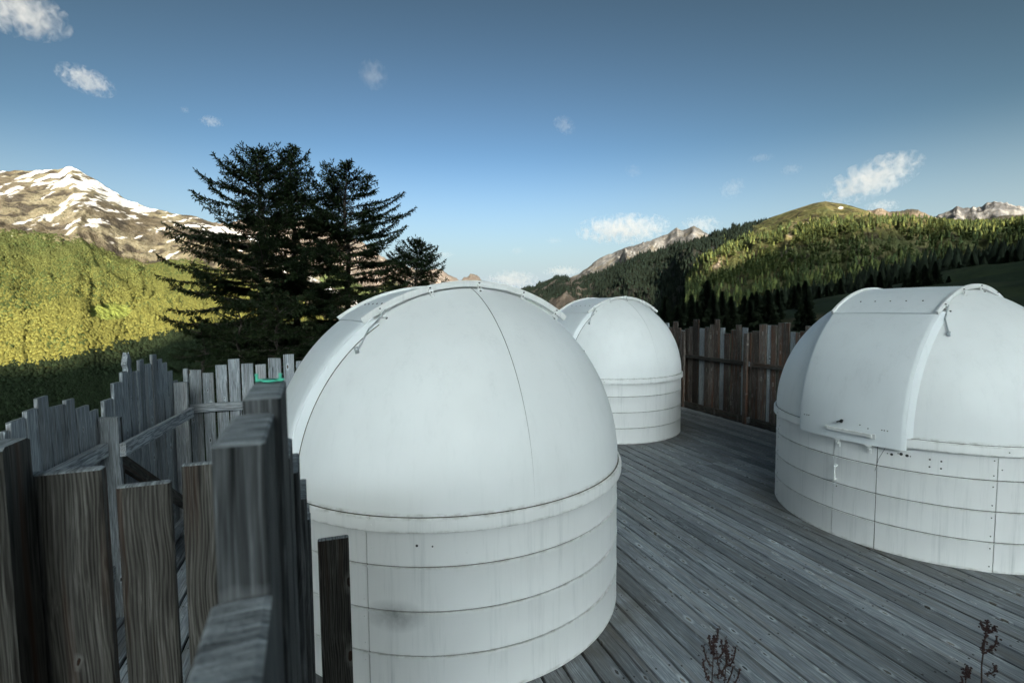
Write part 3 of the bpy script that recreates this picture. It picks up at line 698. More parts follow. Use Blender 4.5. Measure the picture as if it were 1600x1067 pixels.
# the line of the left fences
F1A = R(20)                                       # near fence, runs across
L1P = on_level(8, 655, 1.69).xy; CORN = on_level(283, 573, 1.69).xy
npl = 0
for i in range(int(-6.2/PW), int(7.6/PW)):
    nc = (i+.5)*PW - .02
    lo, hi = T0, T1
    if nc < -1.6: lo = -6.9
    if nc < -3.2: hi = -2.0 if nc > -3.6 else -2.9
    if nc < 0.2: hi = -.6 if nc > -2.6 else hi   # the deck reaches forward behind the near boards
    cuts = [-5.87 + (.0 if i % 2 else .06)*random.choice((-1, 1, 2)), ]
    if i % 3 == 0: cuts.append(-8.6)
    if lo > -5.8: cuts = []
    cuts = [c for c in cuts if lo+.4 < c < hi-.4]
    ed = [lo]+sorted(cuts)+[hi]
    for s, e in zip(ed[:-1], ed[1:]):
        s += .003; e -= .003; p = N2*nc + U2*s; q = N2*nc + U2*e
        dz = random.uniform(-.004, .003)
        plank('plank', (p.x, p.y, -.014+dz), (q.x, q.y, -.014+dz+random.uniform(-.002, .002)), PW-.018-random.random()*.003, .028, M_DECK, deck, 1000+npl, roll_n=(N2.x, N2.y, 0), wob=.0012, bevel=.003); npl += 1
print('planks', npl)
# screws and dark nail heads in the planks, one joined part
bm = bmesh.new()
for i in range(int(-3.5/PW), int(7.6/PW)):
    for t in np.arange(-10.0, -1.4, .62):
        for dn in (-.05, .05):
            nc = (i+.5)*PW-.02+dn; p = N2*nc + U2*(t+random.uniform(-.03, .03))
            bm_cyl(bm, (p.x, p.y, .0012), (p.x, p.y, .0035), .0072, .006, 6)
tag(mesh_bm('screws', bm, M_BOLT, deck), kind='stuff')
# joists below
for k, t in enumerate(np.arange(-9.9, -1.4, .62)):
    p = N2*(-1.5 if t < -6.9 else -3.4)+U2*t; q = N2*7.5+U2*t
    plank('joist', (p.x, p.y, -.09), (q.x, q.y, -.09), .06, .12, M_FENCE_DARK, deck, 50+k, roll_n=(U2.x, U2.y, 0))

# ------------------------------------------------------------------ domes
RD = 1.35; LEV = (0, .262, .529, .7955, 1.0087, 1.0955); ZC = 1.09; HW = .45
FRONT = R(-152)
def ring_panel(a0, a1, prof, n):
    """profile (radius, height) swept from angle a0 to a1, closed at the ends"""
    V = []; F = []; m = len(prof)
    for k in range(n+1):
        a = a0+(a1-a0)*k/n
        for r, z in prof: V.append((r*math.cos(a), r*math.sin(a), z))
    for k in range(n):
        for i in range(m): j = (i+1) % m; F.append((k*m+i, (k+1)*m+i, (k+1)*m+j, k*m+j))
    F.append(tuple(range(m))); F.append(tuple(reversed(range(n*m, n*m+m)))); return V, F
def strip(phis, ss, rad, zc=ZC, thick=.012, rs=None):
    """surface over (phi, s): phi round the sideways axis from the front over the top, s sideways. rad(phi,s)->radius in the phi plane"""
    V = []; F = []; a = len(phis); b = len(ss)
    for off in (0, -thick):
        for p in phis:
            for s in ss:
                r = rad(p, s)+off
                V.append((r*math.cos(p) if p <= math.pi else -r, s, zc+r*math.sin(p)))
    N = a*b
    for i in range(a-1):
        for j in range(b-1):
            q = i*b+j; F.append((q, q+1, q+b+1, q+b)); F.append((N+q, N+q+b, N+q+b+1, N+q+1))
    for i in range(a-1):
        q = i*b; F.append((q, q+b, N+q+b, N+q)); q = i*b+b-1; F.append((q, N+q, N+q+b, q+b))
    for j in range(b-1):
        q = j; F.append((q, N+q, N+q+1, q+1)); q = (a-1)*b+j; F.append((q, q+1, N+q+1, N+q))
    return V, F
def bolt(bm, r, ang, z, size=.006, out=.004):
    p = Vector((r*math.cos(ang), r*math.sin(ang), z)); n = Vector((math.cos(ang), math.sin(ang), 0)); bm_cyl(bm, p-n*.004, p+n*out, size, size*.85, 7)
# local frame: +X is the front of the dome (towards its shutter), so world azimuth a becomes a-FRONT
def la(deg): return R(deg)-FRONT
SEAMS = [la(-105), la(-15), la(75), la(164)]; DOOR = (la(-156.5), la(-140.5))
def make_dome(label, loc, seam_shift=0.0):
    t = thing('observatory_dome', label, 'observatory dome', loc, FRONT, 'white observatory domes on the deck')
    V, F = ring_panel(0, 2*math.pi, [(1.330, .0), (1.3395, .0), (1.3395, 1.0), (1.330, 1.0)], 96); mesh_py('backing', V, F, M_GAP, t, True)
    seams = sorted([(s % (2*math.pi)) for s in SEAMS]); d0, d1 = [x % (2*math.pi) for x in DOOR]
    cuts = sorted(seams+[d0, d1])
    for k, a0 in enumerate(cuts):
        a1 = cuts[(k+1) % len(cuts)]; a1 += 2*math.pi if a1 <= a0 else 0
        isdoor = abs(a0-min(d0, d1)) < 1e-6
        par = t
        if isdoor:
            dn = bpy.data.objects.new('door', None); link(dn, t); par = dn
        for i in range(4):
            z0, z1 = LEV[i]+(.004 if i else .0), LEV[i+1]
            if i == 3: z1 -= .001
            prof = [(1.341, z0), (1.349, z0), (1.3515, z0+.003), (1.350, z0+.012), (1.350, z1-.020), (1.3535, z1-.012), (1.3535, z1-.007), (1.351, z1-.004), (1.341, z1-.004)]
            g = .0025
            V, F = ring_panel(a0+g, a1-g, prof, max(4, int((a1-a0)*26))); mesh_py('panel', V, F, M_PANEL, par, True)
    # belt
    bcut = sorted([x % (2*math.pi) for x in (la(-103.5), la(-13), la(77), la(166))])
    for k, a0 in enumerate(bcut):
        a1 = bcut[(k+1) % 4]; a1 += 2*math.pi if a1 <= a0 else 0
        z0, z1 = LEV[4], LEV[5]-.004
        prof = [(1.350, z0), (1.379, z0), (1.3825, z0+.004), (1.3825, z1-.010), (1.379, z1-.002), (1.372, z1), (1.350, z1)]
        V, F = ring_panel(a0+.0015, a1-.0015, prof, 40); mesh_py('belt', V, F, M_BELT, t, True)
        V, F = ring_panel(a0-.012, a0+.034, [(1.3826, z0+.003), (1.3845, z0+.004), (1.3845, z1-.012), (1.3826, z1-.011)], 4); mesh_py('joint_plate', V, F, M_BELT, t)
    # dome shell in four quarters with open joints over a dark lining
    RS = 1.356
    def shr(p, s, d=0.0):
        rho = RS
        for _ in range(5):
            r = math.sqrt(max(rho*rho-s*s, 1e-6)); rho = (RS+d)*(1+.045*(r*math.sin(p)/rho)**2)
        return math.sqrt(max(rho*rho-s*s, 1e-6))
    def shell(p0, p1, s0, s1, n=30):
        ss = [s0+(s1-s0)*math.sin(j/22*math.pi/2) for j in range(23)]
        return strip([p0+(p1-p0)*i/n for i in range(n+1)], ss, lambda p, s: shr(p, s), thick=.008)
    g = .0032
    for sg in (1, -1):
        for (p0, p1) in ((0, math.pi/2-g), (math.pi/2+g, math.pi)):
            V, F = shell(p0, p1, sg*(HW-.03), sg*(RS-.00002)); mesh_py('shell_quarter', V, F, M_SHELL, t, True)
        V, F = strip([math.pi/2-.012+.012*i/3*2 for i in range(4)], [sg*(HW-.03+(RS-.006-HW+.03)*math.sin(j/22*math.pi/2)) for j in range(23)], lambda p, s: shr(p, s, -.003), thick=.004)
        mesh_py('seam_strip', V, F, M_GAP, t, True)
    V, F = ring_panel(0, 2*math.pi, [(1.335, 1.085), (1.364, 1.085), (1.364, 1.0945), (1.335, 1.0945)], 96); mesh_py('grime_line', V, F, M_GAP, t, True)
    # rear strip of the slot
    def rr_(p, s):
        base = math.sqrt(RS*RS-s*s); flat = RS-.030; lift = .012
        return max(base+.004, flat*1.0) if p < R(172) else base+.004
    V, F = strip([R(118)+R(62)*i/24 for i in range(25)], [-HW+.9*HW*2*0+2*HW*j/16 for j in range(17)], lambda p, s: shr(p, s)+.004, thick=.01); mesh_py('rear_panel', V, F, M_SHELL, t, True)
    # upper shutter: a flat-topped hood
    HR = 1.372
    phs = [R(54)+R(71)*i/26 for i in range(27)]
    V, F = strip(phs, [-HW-.004+(2*HW+.008)*j/6 for j in range(7)], lambda p, s: HR + .006*(1-(s/HW)**2), thick=.012); mesh_py('upper_shutter', V, F, M_HOOD, t, True)
    for sg in (1, -1):
        # side rail of the hood: a deep white band that follows its edge
        pr = [R(54)+R(72.5)*i/30 for i in range(31)]; V = []; F = []
        q = [(HR-.022, HW+.005), (HR+.018, HW+.005), (HR+.022, HW+.010), (HR+.022, HW+.026), (HR+.018, HW+.030), (HR-.022, HW+.030)]
        for p in pr:
            for r, s in q: V.append((r*math.cos(p), sg*s, ZC+r*math.sin(p)))
        m = len(q)
        for i in range(len(pr)-1):
            for j in range(m): F.append((i*m+j, i*m+(j+1) % m, (i+1)*m+(j+1) % m, (i+1)*m+j))
        F.append(tuple(range(m))); F.append(tuple(range((len(pr)-1)*m, len(pr)*m)))
        mesh_py('hood_rail', V, F, M_BELT, t, True)
        # shadow-filled gap under the rail: the edge flange of the opening
        V, F = strip([R(53)+R(72)*i/30 for i in range(31)], [sg*(HW-.035), sg*(HW-.012)], lambda p, s: HR-.014, thick=.085); mesh_py('slot_flange', V, F, M_BELT, t)
        for ph in (60, 76, 92, 108, 122):
            bm = bmesh.new(); p = R(ph); rot = Matrix.Rotation(-(p-math.pi/2), 3, 'Y'); n = Vector((math.cos(p), 0, math.sin(p)))
            c = Vector((0, sg*(HW+.034), ZC)) + n*(HR-.030); bm_box(bm, c, (.030, .008, .055), rot, .002); bm_box(bm, c-n*.028+Vector((0, sg*.010, 0)), (.026, .026, .006), rot, .001)
            mesh_bm('bracket', bm, M_BELT, t)
        bm = bmesh.new()
        for ph in (60, 76, 92, 108, 122):
            n = Vector((math.cos(R(ph)), 0, math.sin(R(ph)))); tt = Vector((-math.sin(R(ph)), 0, math.cos(R(ph))))
            for rr, ds in ((HR+.004, 0), (HR-.028, .0)):
                c = Vector((0, sg*(HW+.03), ZC))+n*rr; bm_cyl(bm, c, c+Vector((0, sg*.012, 0)), .0055, seg=7)
            q = Vector((0, sg*(HW+.06), ZC)) + n*(shr(R(ph), HW+.06)-.002)
            if ph in (60, 92, 122): bm_cyl(bm, q, q+n*.008, .008, seg=8)
        for ph in (35, 20, 140, 154):
            n = Vector((math.cos(R(ph)), 0, math.sin(R(ph)))); s = HW+.045; q = Vector((0, sg*s, ZC))+n*(shr(R(ph), s)-.002); bm_cyl(bm, q, q+n*.008, .008, seg=8)
        tag(mesh_bm('rail_bolts', bm, M_BOLT, t), kind='stuff')
    # lower shutter: flat across, upright skirt over the belt
    LR = 1.362
    phl = [R(57)-R(57)*i/26 for i in range(27)]
    ss = [-HW-.035, -HW-.015]+[-HW+2*HW*j/8 for j in range(9)]+[HW+.015, HW+.035]
    def lrad(p, s):
        e = max(0, abs(s)-HW)/.035; u = min(1, p/R(55)); return (LR+.03*(1-u)) - e*e*.012
    V = []; F = []
    rows = [(lrad(p, 0)*math.cos(p), ZC+lrad(p, 0)*math.sin(p), p) for p in phl]+[(LR+.031, ZC-.05, 0), (LR+.031, ZC-.108, 0)]
    for off in (0, .012):
        for (x, z, p) in rows:
            for s in ss:
                e = max(0, abs(s)-HW)/.035; sag = (LR-math.sqrt(LR*LR-s*s))*.85*(1-min(1, p/R(57))); n = Vector((math.cos(p), 0, math.sin(p)))*(-off-e*e*.014-sag); V.append((x+n.x, s, z+n.z))
    a = len(rows); b = len(ss); N = a*b
    for i in range(a-1):
        for j in range(b-1): q = i*b+j; F.append((q, q+1, q+b+1, q+b)); F.append((N+q, N+q+b, N+q+b+1, N+q+1))
        for q in (i*b, i*b+b-1): F.append((q, q+b, N+q+b, N+q))
    for j in range(b-1):
        for q in (j, (a-1)*b+j): F.append((q, q+1, N+q+1, N+q))
    mesh_py('lower_shutter', V, F, M_HOOD, t, True)
    # cheeks closing the sides of the lower shutter
    for sg in (1, -1):
        V = []; F = []
        pr = phl
        for p in pr:
            r0 = lrad(p, 0)-.014-(LR-math.sqrt(LR*LR-(HW+.035)**2))*.85*(1-min(1, p/R(57))); r1 = shr(p, HW+.066)-.001; r0 = max(r0, r1)
            V += [(r0*math.cos(p), sg*(HW+.030), ZC+r0*math.sin(p)), (r1*math.cos(p), sg*(HW+.066), ZC+r1*math.sin(p))]
        for i in range(len(pr)-1): F.append((2*i, 2*i+1, 2*i+3, 2*i+2))
        SV, SF = strip(pr, [sg*(HW+.065), sg*(HW+.071)], lambda p, s: shr(p, s)+.0012, thick=.004); mesh_py('seam_strip', SV, SF, M_GAP, t, True)
        n = len(V); V += [(x, y-sg*.006, z) for x, y, z in V]
        for i in range(len(pr)-1): F.append((n+2*i, n+2*i+2, n+2*i+3, n+2*i+1)); F.append((2*i, 2*i+2, n+2*i+2, n+2*i)); F.append((2*i+1, n+2*i+1, n+2*i+3, 2*i+3))
        mesh_py('shutter_cheek', V, F, M_HOOD, t, True)
    # details of the shutter
    bm = bmesh.new(); x = LR+.034
    bm_box(bm, (x+.012, .06, ZC-.012), (.018, .40, .034), None, .004); bm_box(bm, (x+.004, -.15, ZC-.012), (.012, .03, .045), None, .002); bm_box(bm, (x+.004, .27, ZC-.012), (.012, .03, .045), None, .002)
    mesh_bm('pull_bar', bm, M_BELT, t)
    bm = bmesh.new(); bm_box(bm, (x+.012, -.03, ZC+.072), (.02, .05, .012), Matrix.Rotation(R(25), 3, 'X'), .002); bm_box(bm, (x+.012, -.01, ZC+.078), (.02, .02, .03), Matrix.Rotation(R(-20), 3, 'X'), .002)
    mesh_bm('latch', bm, M_BLACK, t)
    bm = bmesh.new()
    for s, z in ((-.38, .075), (-.355, .075), (-.335, .075), (.335, .06), (.355, .06), (.38, .06), (.22, .05), (.15, .07)): bm_cyl(bm, (x-.002, s, ZC+z), (x+.004, s, ZC+z), .005, seg=7)
    for j in range(5):
        p = R(63); r = HR+.006; n = Vector((math.cos(p), 0, math.sin(p))); c = n*r + Vector((0, -.28+j*.14, ZC)); bm_cyl(bm, c-n*.002, c+n*.004, .007, seg=7)
    tag(mesh_bm('shutter_bolts', bm, M_BOLT, t), kind='stuff')
    # bent arm at the front of the hood
    sg = 1; bm = bmesh.new(); pts = []
    for ph, s, rr in ((61, HW+.045, HR-.02), (57, HW+.055, shr(R(57), HW+.055)+.02), (54, HW+.066, shr(R(54), HW+.066)+.02), (47, HW+.14, shr(R(47), HW+.14)+.016)):
        n = Vector((math.cos(R(ph)), 0, math.sin(R(ph)))); pts.append(Vector((0, sg*s, ZC))+n*rr)
    for a_, b_ in zip(pts[:-1], pts[1:]): bm_cyl(bm, a_, b_, .006, seg=7)
    bm_cyl(bm, pts[-1]-Vector((0, 0, .02)), pts[-1]+Vector((.01, .0, .02)), .014, seg=8)
    mesh_bm('latch_arm', bm, M_METAL, t, True)
    # bolts beside the upright joints
    bm = bmesh.new()
    for s in SEAMS:
        for i in range(4):
            h = LEV[i+1]-LEV[i]
            for fz in (.2, .8):
                bolt(bm, 1.349, s-.020, LEV[i]+h*fz); 
            if i == 3: bolt(bm, 1.349, s+.022, LEV[3]+h*.45)
    for k, a0 in enumerate(bcut): bolt(bm, 1.3835, a0+.012, 1.05)
    tag(mesh_bm('panel_bolts', bm, M_BOLT, t), kind='stuff')
    return t
domeA = make_dome('nearest white dome, its drum cut by the bottom edge, dark smudge on its panels', (-.5077, 4.1545, 0))
def copy_tree(o, parent=None):
    c = o.copy(); COL.objects.link(c); c.parent = parent
    for ch in o.children: copy_tree(ch, c)
    return c
domeB = copy_tree(domeA); domeB.location = (1.8291, 9.6486, 0); domeB['label'] = 'farthest white dome, partly hidden behind the nearest dome, plank fence behind it'
domeC = copy_tree(domeA); domeC.location = (4.4197, 5.4537, 0); domeC['label'] = 'white dome with a small door and black latch, cut by the right edge'
for ch in domeA.children:
    if ch.name.startswith('panel') and ch.type == 'MESH' and abs(sum(v.co.z for v in ch.data.vertices)/len(ch.data.vertices)-.5) < .2 and min((v.co-Vector((1.35*math.cos(R(54)), 1.35*math.sin(R(54)), .5))).length for v in ch.data.vertices) < .25:
        ch.data = ch.data.copy(); ch.data.materials[0] = M_PANEL_STAINED
for ch in list(domeC.children):
    if ch.name.startswith('seam_strip') and all(.50 < abs(v.co.y) < .54 for v in ch.data.vertices): bpy.data.objects.remove(ch)
# door furniture and drill holes, seen on the right dome only
def tang(ang): return Matrix.Rotation(ang, 3, 'Z')
bm = bmesh.new(); a = DOOR[0]+.024
door_c = [c for c in domeC.children if c.name.startswith('door')][0]
n = Vector((math.cos(a), math.sin(a), 0)); bm_box(bm, n*1.356+Vector((0, 0, .705)), (.008, .026, .03), tang(a), .002); bm_box(bm, n*1.356+Vector((0, 0, .565)), (.008, .026, .03), tang(a), .002); bm_box(bm, n*1.385+Vector((0, 0, .635)), (.018, .020, .145), tang(a), .004); bm_box(bm, n*1.37+Vector((0, 0, .70)), (.03, .018, .012), tang(a)); bm_box(bm, n*1.37+Vector((0, 0, .57)), (.03, .018, .012), tang(a))
mesh_bm('door_handle', bm, M_BELT, door_c)
for a in (DOOR[0]+.035, DOOR[1]-.045):
    bm = bmesh.new(); n = Vector((math.cos(a), math.sin(a), 0)); bm_box(bm, n*1.358+Vector((0, 0, .925)), (.010, .034, .055), tang(a), .002); bm_box(bm, n*1.372+Vector((0, 0, .945)), (.030, .022, .018), tang(a), .002); bm_box(bm, n*1.385+Vector((0, 0, .975)), (.016, .05, .022), tang(a), .002)
    mesh_bm('door_catch', bm, M_BELT, door_c)
bm = bmesh.new()
for deg, z, s in ((-137.2, .925, .006), (-135.9, .922, .014), (-133.9, .94, .006), (-133.0, .938, .016), (-131.2, .932, .015), (-130.2, .93, .006), (-124.5, .925, .009), (-121.2, .92, .009), (-124.5, .86, .009), (-121.2, .857, .009)):
    bolt(bm, 1.349, la(deg), z, s, .002)
bolt(bm, 1.349, la(-154.9), .50, .008, .002)
o = mesh_bm('drill_holes', bm, M_BLACK, domeC); tag(o, kind='stuff')
bm = bmesh.new(); a = DOOR[1]; 
def cyl_pt(ang, r, z): return (r*math.cos(ang), r*math.sin(ang), z)
bm_cyl(bm, cyl_pt(DOOR[1]+.05, 1.385, .985), cyl_pt(DOOR[1]+.01, 1.358, .86), .0016, seg=5); bm_cyl(bm, cyl_pt(DOOR[1]+.01, 1.358, .86), cyl_pt(DOOR[1]-.008, 1.357, .74), .0016, seg=5)
mesh_bm('loose_wire', bm, M_BLACK, domeC)
bm = bmesh.new(); bolt(bm, 1.349, la(-92), .925, .009, .002); bolt(bm, 1.349, la(-88.2), .92, .006, .002); tag(mesh_bm('drill_holes', bm, M_BLACK, domeA), kind='stuff')

# ------------------------------------------------------------------ fences
sd = [5000]
def upright(t0, t1, ztop, p0, ang, parent, mat, zb=-.05, th=.024, off=0.0, name='board', skew=None, w=None):
    d = Vector((math.cos(ang), math.sin(ang))); nrm = Vector((-math.sin(ang), math.cos(ang)))
    c = Vector(p0[:2]) + d*((t0+t1)/2) + nrm*(off+random.uniform(-.004, .004)); sd[0] += 1
    w = w or abs(t1-t0)
    lean = random.uniform(-.006, .006)
    return plank(name, (c.x, c.y, zb), (c.x+d.x*lean, c.y+d.y*lean, ztop), w, th, mat, parent, sd[0], roll_n=(d.x, d.y, 0), skew=random.uniform(-.04, .04) if skew is None else skew)
# right fence, seen between the domes
fr = thing('wooden_fence', 'tall uneven plank fence between the far and right domes, streaked brown and grey', 'fence', (3.9, 11.5, 0))
fr.location = (0, 0, 0)
FRP = N2*7.60; FRA = math.atan2(U2.y, U2.x)
zz = [(797, 817, 350), (819, 837, 372), (838, 862, 343), (862, 882, 375), (883, 900, 388), (902, 921, 380), (922, 944, 370), (945, 976, 332), (977, 1004, 378), (1006, 1029, 372), (1030, 1055, 358), (1057, 1084, 332), (1085, 1108, 375), (1109, 1138, 405), (1140, 1165, 386), (1166, 1196, 360), (1198, 1227, 374), (1229, 1250, 400), (1251, 1288, 393), (1290, 1330, 357), (1332, 1351, 362), (1352, 1384, 362), (1386, 1414, 350), (1416, 1450, 349), (1451, 1476, 397), (1478, 1500, 400), (1501, 1527, 394)]
last = 0
for i, (a, b, y) in enumerate(zz):
    X0, X1, Yp = 800+a*.29987, 800+b*.29987, 400+y*.29987
    t0, _ = on_wall(X0, 515, FRP, FRA); t1, z = on_wall(X1, Yp, FRP, FRA)
    tm = .5*(t0+t1)
    upright(t0+.004, t1-.004, z, FRP, FRA, fr, M_FENCE_BROWN if i % 4 else M_FENCE, th=.026, off=(.0 if i % 2 else .012)); last = t1
t = last+.01
while t < -1.2:
    w = random.uniform(.11, .16); upright(t, t+w, random.uniform(1.75, 2.05), FRP, FRA, fr, M_FENCE_BROWN if random.random() < .7 else M_FENCE, th=.026); t += w+.01
start = on_wall(1039, 515, FRP, FRA)[0]
for z, w in ((.07, .13), (1.17, .09)):
    for a, b in ((start, -9.55), (-9.5, -7.60), (-7.5, -4.9), (-4.85, -1.3)):
        p = FRP+U2*a-N2*.055; q = FRP+U2*b-N2*.055
        sd[0] += 1; plank('rail', (p.x, p.y, z), (q.x, q.y, z-.0), .05 if z > 1 else .09, w, M_FENCE_DARK, fr, sd[0], roll_n=(N2.x, N2.y, 0), bevel=.012)
for px, py in ((1068.5, 517), (1166.5, 521)):
    tt, z = on_wall(px, py, FRP-N2*.09, FRA); upright(tt-.045, tt+.045, z, FRP, FRA, fr, M_FENCE_BROWN, th=.05, off=-.10, name='post')
for tt in (-5.0, -2.4): upright(tt-.05, tt+.05, 1.85, FRP, FRA, fr, M_FENCE, th=.05, off=-.10, name='post')
# end fence behind the far dome
fe = thing('wooden_fence', 'short end of plank fence showing just left of the fence corner, behind the far dome', 'fence')
c0 = FRP+U2*(start-.04); t = .02
while t < 5.6:
    w = random.uniform(.11, .15); upright(t, t+w, random.uniform(1.75, 2.0), c0, FRA+math.pi/2+math.pi-math.pi, fe, M_FENCE_BROWN, th=.026) if False else None
    d = -N2; c = c0+d*(t+w/2); sd[0] += 1
    plank('board', (c.x, c.y, -.05), (c.x, c.y, random.uniform(1.78, 2.02)), w, .026, M_FENCE_BROWN, fe, sd[0], roll_n=(d.x, d.y, 0)); t += w+.01
# left receding fence
fl = thing('wooden_fence', 'weathered grey picket fence with staggered tops running back on the left, diagonal brace and rail', 'fence')
L1A = math.atan2(CORN.y-L1P.y, CORN.x-L1P.x)
zl = [(-90, -20, 660), (0, 55, 640), (25, 178, 548), (155, 270, 474), (236, 358, 380), (366, 488, 440), (474, 560, 398), (570, 662, 450), (672, 735, 482), (738, 776, 540), (780, 848, 398), (820, 912, 272), (880, 955, 194), (958, 1018, 196), (1010, 1048, 190), (1035, 1085, 105), (1090, 1140, 135), (1120, 1175, 66), (1180, 1220, 101), (1222, 1258, 128), (1264, 1298, 190), (1300, 1340, 260)]
prev = -.3
for i, (a, b, y) in enumerate(zl):
    X0, X1, Yp = a*.2062, b*.2062, 540+y*.2062
    t0, _ = on_wall(X0, 640, L1P, L1A); t1, z = on_wall(X1, Yp, L1P, L1A)
    t0 = max(t0, prev+.008); prev = t1
    if t1-t0 < .03: continue
    upright(t0, t1-.006, z, L1P, L1A, fl, M_FENCE, th=.024)
# broken top with a splintered knot
tb, zb = on_wall(198, 580, L1P, L1A)
d = Vector((math.cos(L1A), math.sin(L1A))); c = Vector(L1P)+d*tb
V = []; out = [(-.028, 0), (-.02, .05), (-.045, .09), (-.02, .15), (.0, .185), (.02, .16), (.045, .12), (.03, .07), (.05, .02), (.03, 0)]
for y in (-.02, .02):
    for a, z in out: V.append((c.x+d.x*a-d.y*y, c.y+d.y*a+d.x*y, zb-.03+z))
n = len(out); F = [tuple(range(n)), tuple(reversed(range(n, 2*n)))]+[(i, n+i, n+(i+1) % n, (i+1) % n) for i in range(n)]
mesh_py('board_stub', V, F, M_FENCE, fl)
nL = Vector((-d.y, d.x)); inn = 1 if (nL.dot(Vector((1, 0))) > 0) else -1; nin = nL*inn      # towards the deck
def lpt(t, off, z): p = Vector(L1P)+d*t+nin*off; return (p.x, p.y, z)
tp1, zp1 = on_wall(172, 652, Vector(L1P)+nin*.09, L1A); tp2, zp2 = on_wall(283, 597, Vector(L1P)+nin*.09, L1A)
for tt, z in ((tp1, zp1), (tp2, zp2)):
    plank('post', lpt(tt, .085, -.05), lpt(tt, .085, z), .12, .045, M_FENCE, fl, int(tt*100)+90, roll_n=(nin.x, nin.y, 0)); 
    plank('post', lpt(tt+.045, .085, -.05), lpt(tt+.045, .085, z-.01), .11, .035, M_FENCE_DARK, fl, int(tt*100)+91, roll_n=(nin.x, nin.y, 0))
plank('rail', lpt(-.6, .055, 1.27), lpt(tp1-.03, .055, 1.27), .05, .10, M_FENCE, fl, 61, roll_n=(nin.x, nin.y, 0))
plank('rail', lpt(tp1-.02, .165, 1.26), lpt(tp2+.02, .165, 1.25), .04, .10, M_FENCE, fl, 62, roll_n=(nin.x, nin.y, 0))
plank('rail', lpt(-.6, .055, .35), lpt(tp1-.03, .055, .35), .05, .10, M_FENCE, fl, 63, roll_n=(nin.x, nin.y, 0))
plank('brace', lpt(tp1+.02, .12, 1.18), lpt(tp2-.05, .12, .30), .04, .10, M_FENCE_DARK, fl, 64, roll_n=(nin.x, nin.y, 0))
plank('rail', lpt(tp1-.02, .165, .25), lpt(tp2+.02, .165, .25), .04, .10, M_FENCE, fl, 65, roll_n=(nin.x, nin.y, 0))
# back fence, facing the camera
fb = thing('wooden_fence', 'grey picket fence below the larches, meeting the nearest dome on its left', 'fence')
BP = Vector(CORN)+Vector((.02, .03)); BA = R(19.5)
zb_ = [(1010*0+97, 122, 1000), (125, 180, 1005), (184, 236, 1018), (241, 293, 983), (299, 350, 957), (354, 408, 977), (419, 466, 980), (473, 530, 953), (541, 588, 937), (596, 648, 965), (655, 705, 950)]
for i, (a, b, y) in enumerate(zb_):
    X0, X1, Yp = 250+a*.356, 250+b*.356, 220+y*.356
    t0, _ = on_wall(X0, 580, BP, BA); t1, z = on_wall(X1, Yp, BP, BA); upright(t0+.004, t1-.004, z, BP, BA, fb, M_FENCE, th=.024); last = t1
for k in range(8):
    upright(last+.02+k*.14, last+.14+k*.14, random.uniform(1.6, 1.8), BP, BA, fb, M_FENCE)
dB = Vector((math.cos(BA), math.sin(BA))); nB = Vector((dB.y, -dB.x))
def bpt(t, off, z): p = BP+dB*t+nB*off; return (p.x, p.y, z)
plank('rail', bpt(0, .04, 1.24), bpt(2.6, .04, 1.24), .045, .09, M_FENCE, fb, 71, roll_n=(nB.x, nB.y, 0))
plank('rail', bpt(0, .04, .35), bpt(2.6, .04, .35), .045, .09, M_FENCE, fb, 72, roll_n=(nB.x, nB.y, 0))
# near fence, facing the camera
fn = thing('wooden_fence', 'close dark boards with knots and wide gaps at the bottom left of the photo', 'fence')
NP = on_level(225, 752, 1.89).xy; NA = R(20)
for (a, b, y, m, th) in ((-95, -40, 720, M_FENCE_DARK, .03), (32, 164, 731, M_FENCE_DARK, .032), (184, 268, 752, M_FENCE_DARK, .022), (281, 345, 722, M_FENCE_DARK, .022), (352, 415, 730, M_FENCE_DARK, .022)):
    t0, _ = on_wall(a, 760, NP, NA); t1, z = on_wall(b, y, NP, NA); upright(t0, t1, z, NP, NA, fn, m, zb=-.4, th=th, skew=0)
t0, z = on_wall(22, 697, NP-Vector((0, .10)), NA); q = NP + Vector((math.cos(NA), math.sin(NA)))*(t0-.03)+Vector((0, -.09))
plank('post', (q.x, q.y, -.4), (q.x, q.y, z), .055, .11, M_FENCE_DARK, fn, 81, roll_n=(math.cos(NA), math.sin(NA), 0), bevel=.008)
pA = NP+Vector((math.cos(NA), math.sin(NA)))*(-.6)+Vector((-.03, .05)); pB = NP+Vector((math.cos(NA), math.sin(NA)))*.28+Vector((-.015, .05))
plank('rail', (pA.x, pA.y, 1.0), (pB.x, pB.y, 1.0), .04, .09, M_FENCE, fn, 82, roll_n=(-math.sin(NA), math.cos(NA), 0))
# fence seen edge-on right beside the camera
f2 = thing('wooden_fence', 'very near fence seen end-on, its thick rough board tops stepping away beside the nearest dome', 'fence')
EA = R(112); ed_ = Vector((math.cos(EA), math.sin(EA))); en = Vector((-ed_.y, ed_.x))      # en points away from the deck side: left
EP = Vector((-.187, .377))
def epl(t0, t1, th, ztop, zb=.0, mat=M_F2, off=0, name='board'):
    c = EP+ed_*((t0+t1)/2)+en*(th/2+off); sd[0] += 1
    o = plank(name, (c.x, c.y, zb), (c.x, c.y, ztop), t1-t0, th, mat, f2, sd[0], roll_n=(ed_.x, ed_.y, 0), skew=0, bevel=.003); return o
epl(-.130, -.012, .040, 2.060)
epl(.0, .118, .036, 2.172)
epl(.126, .255, .034, 2.186, off=-.004)
epl(.27, .38, .026, 2.085, off=-.004)
epl(.39, .50, .026, 2.03, off=-.012)
epl(.51, .63, .026, 1.98, off=-.008)
epl(.64, .77, .026, 1.90, off=-.016)
epl(.79, .92, .026, 1.82, off=-.012)
epl(.94, 1.06, .026, 1.74, off=-.018)
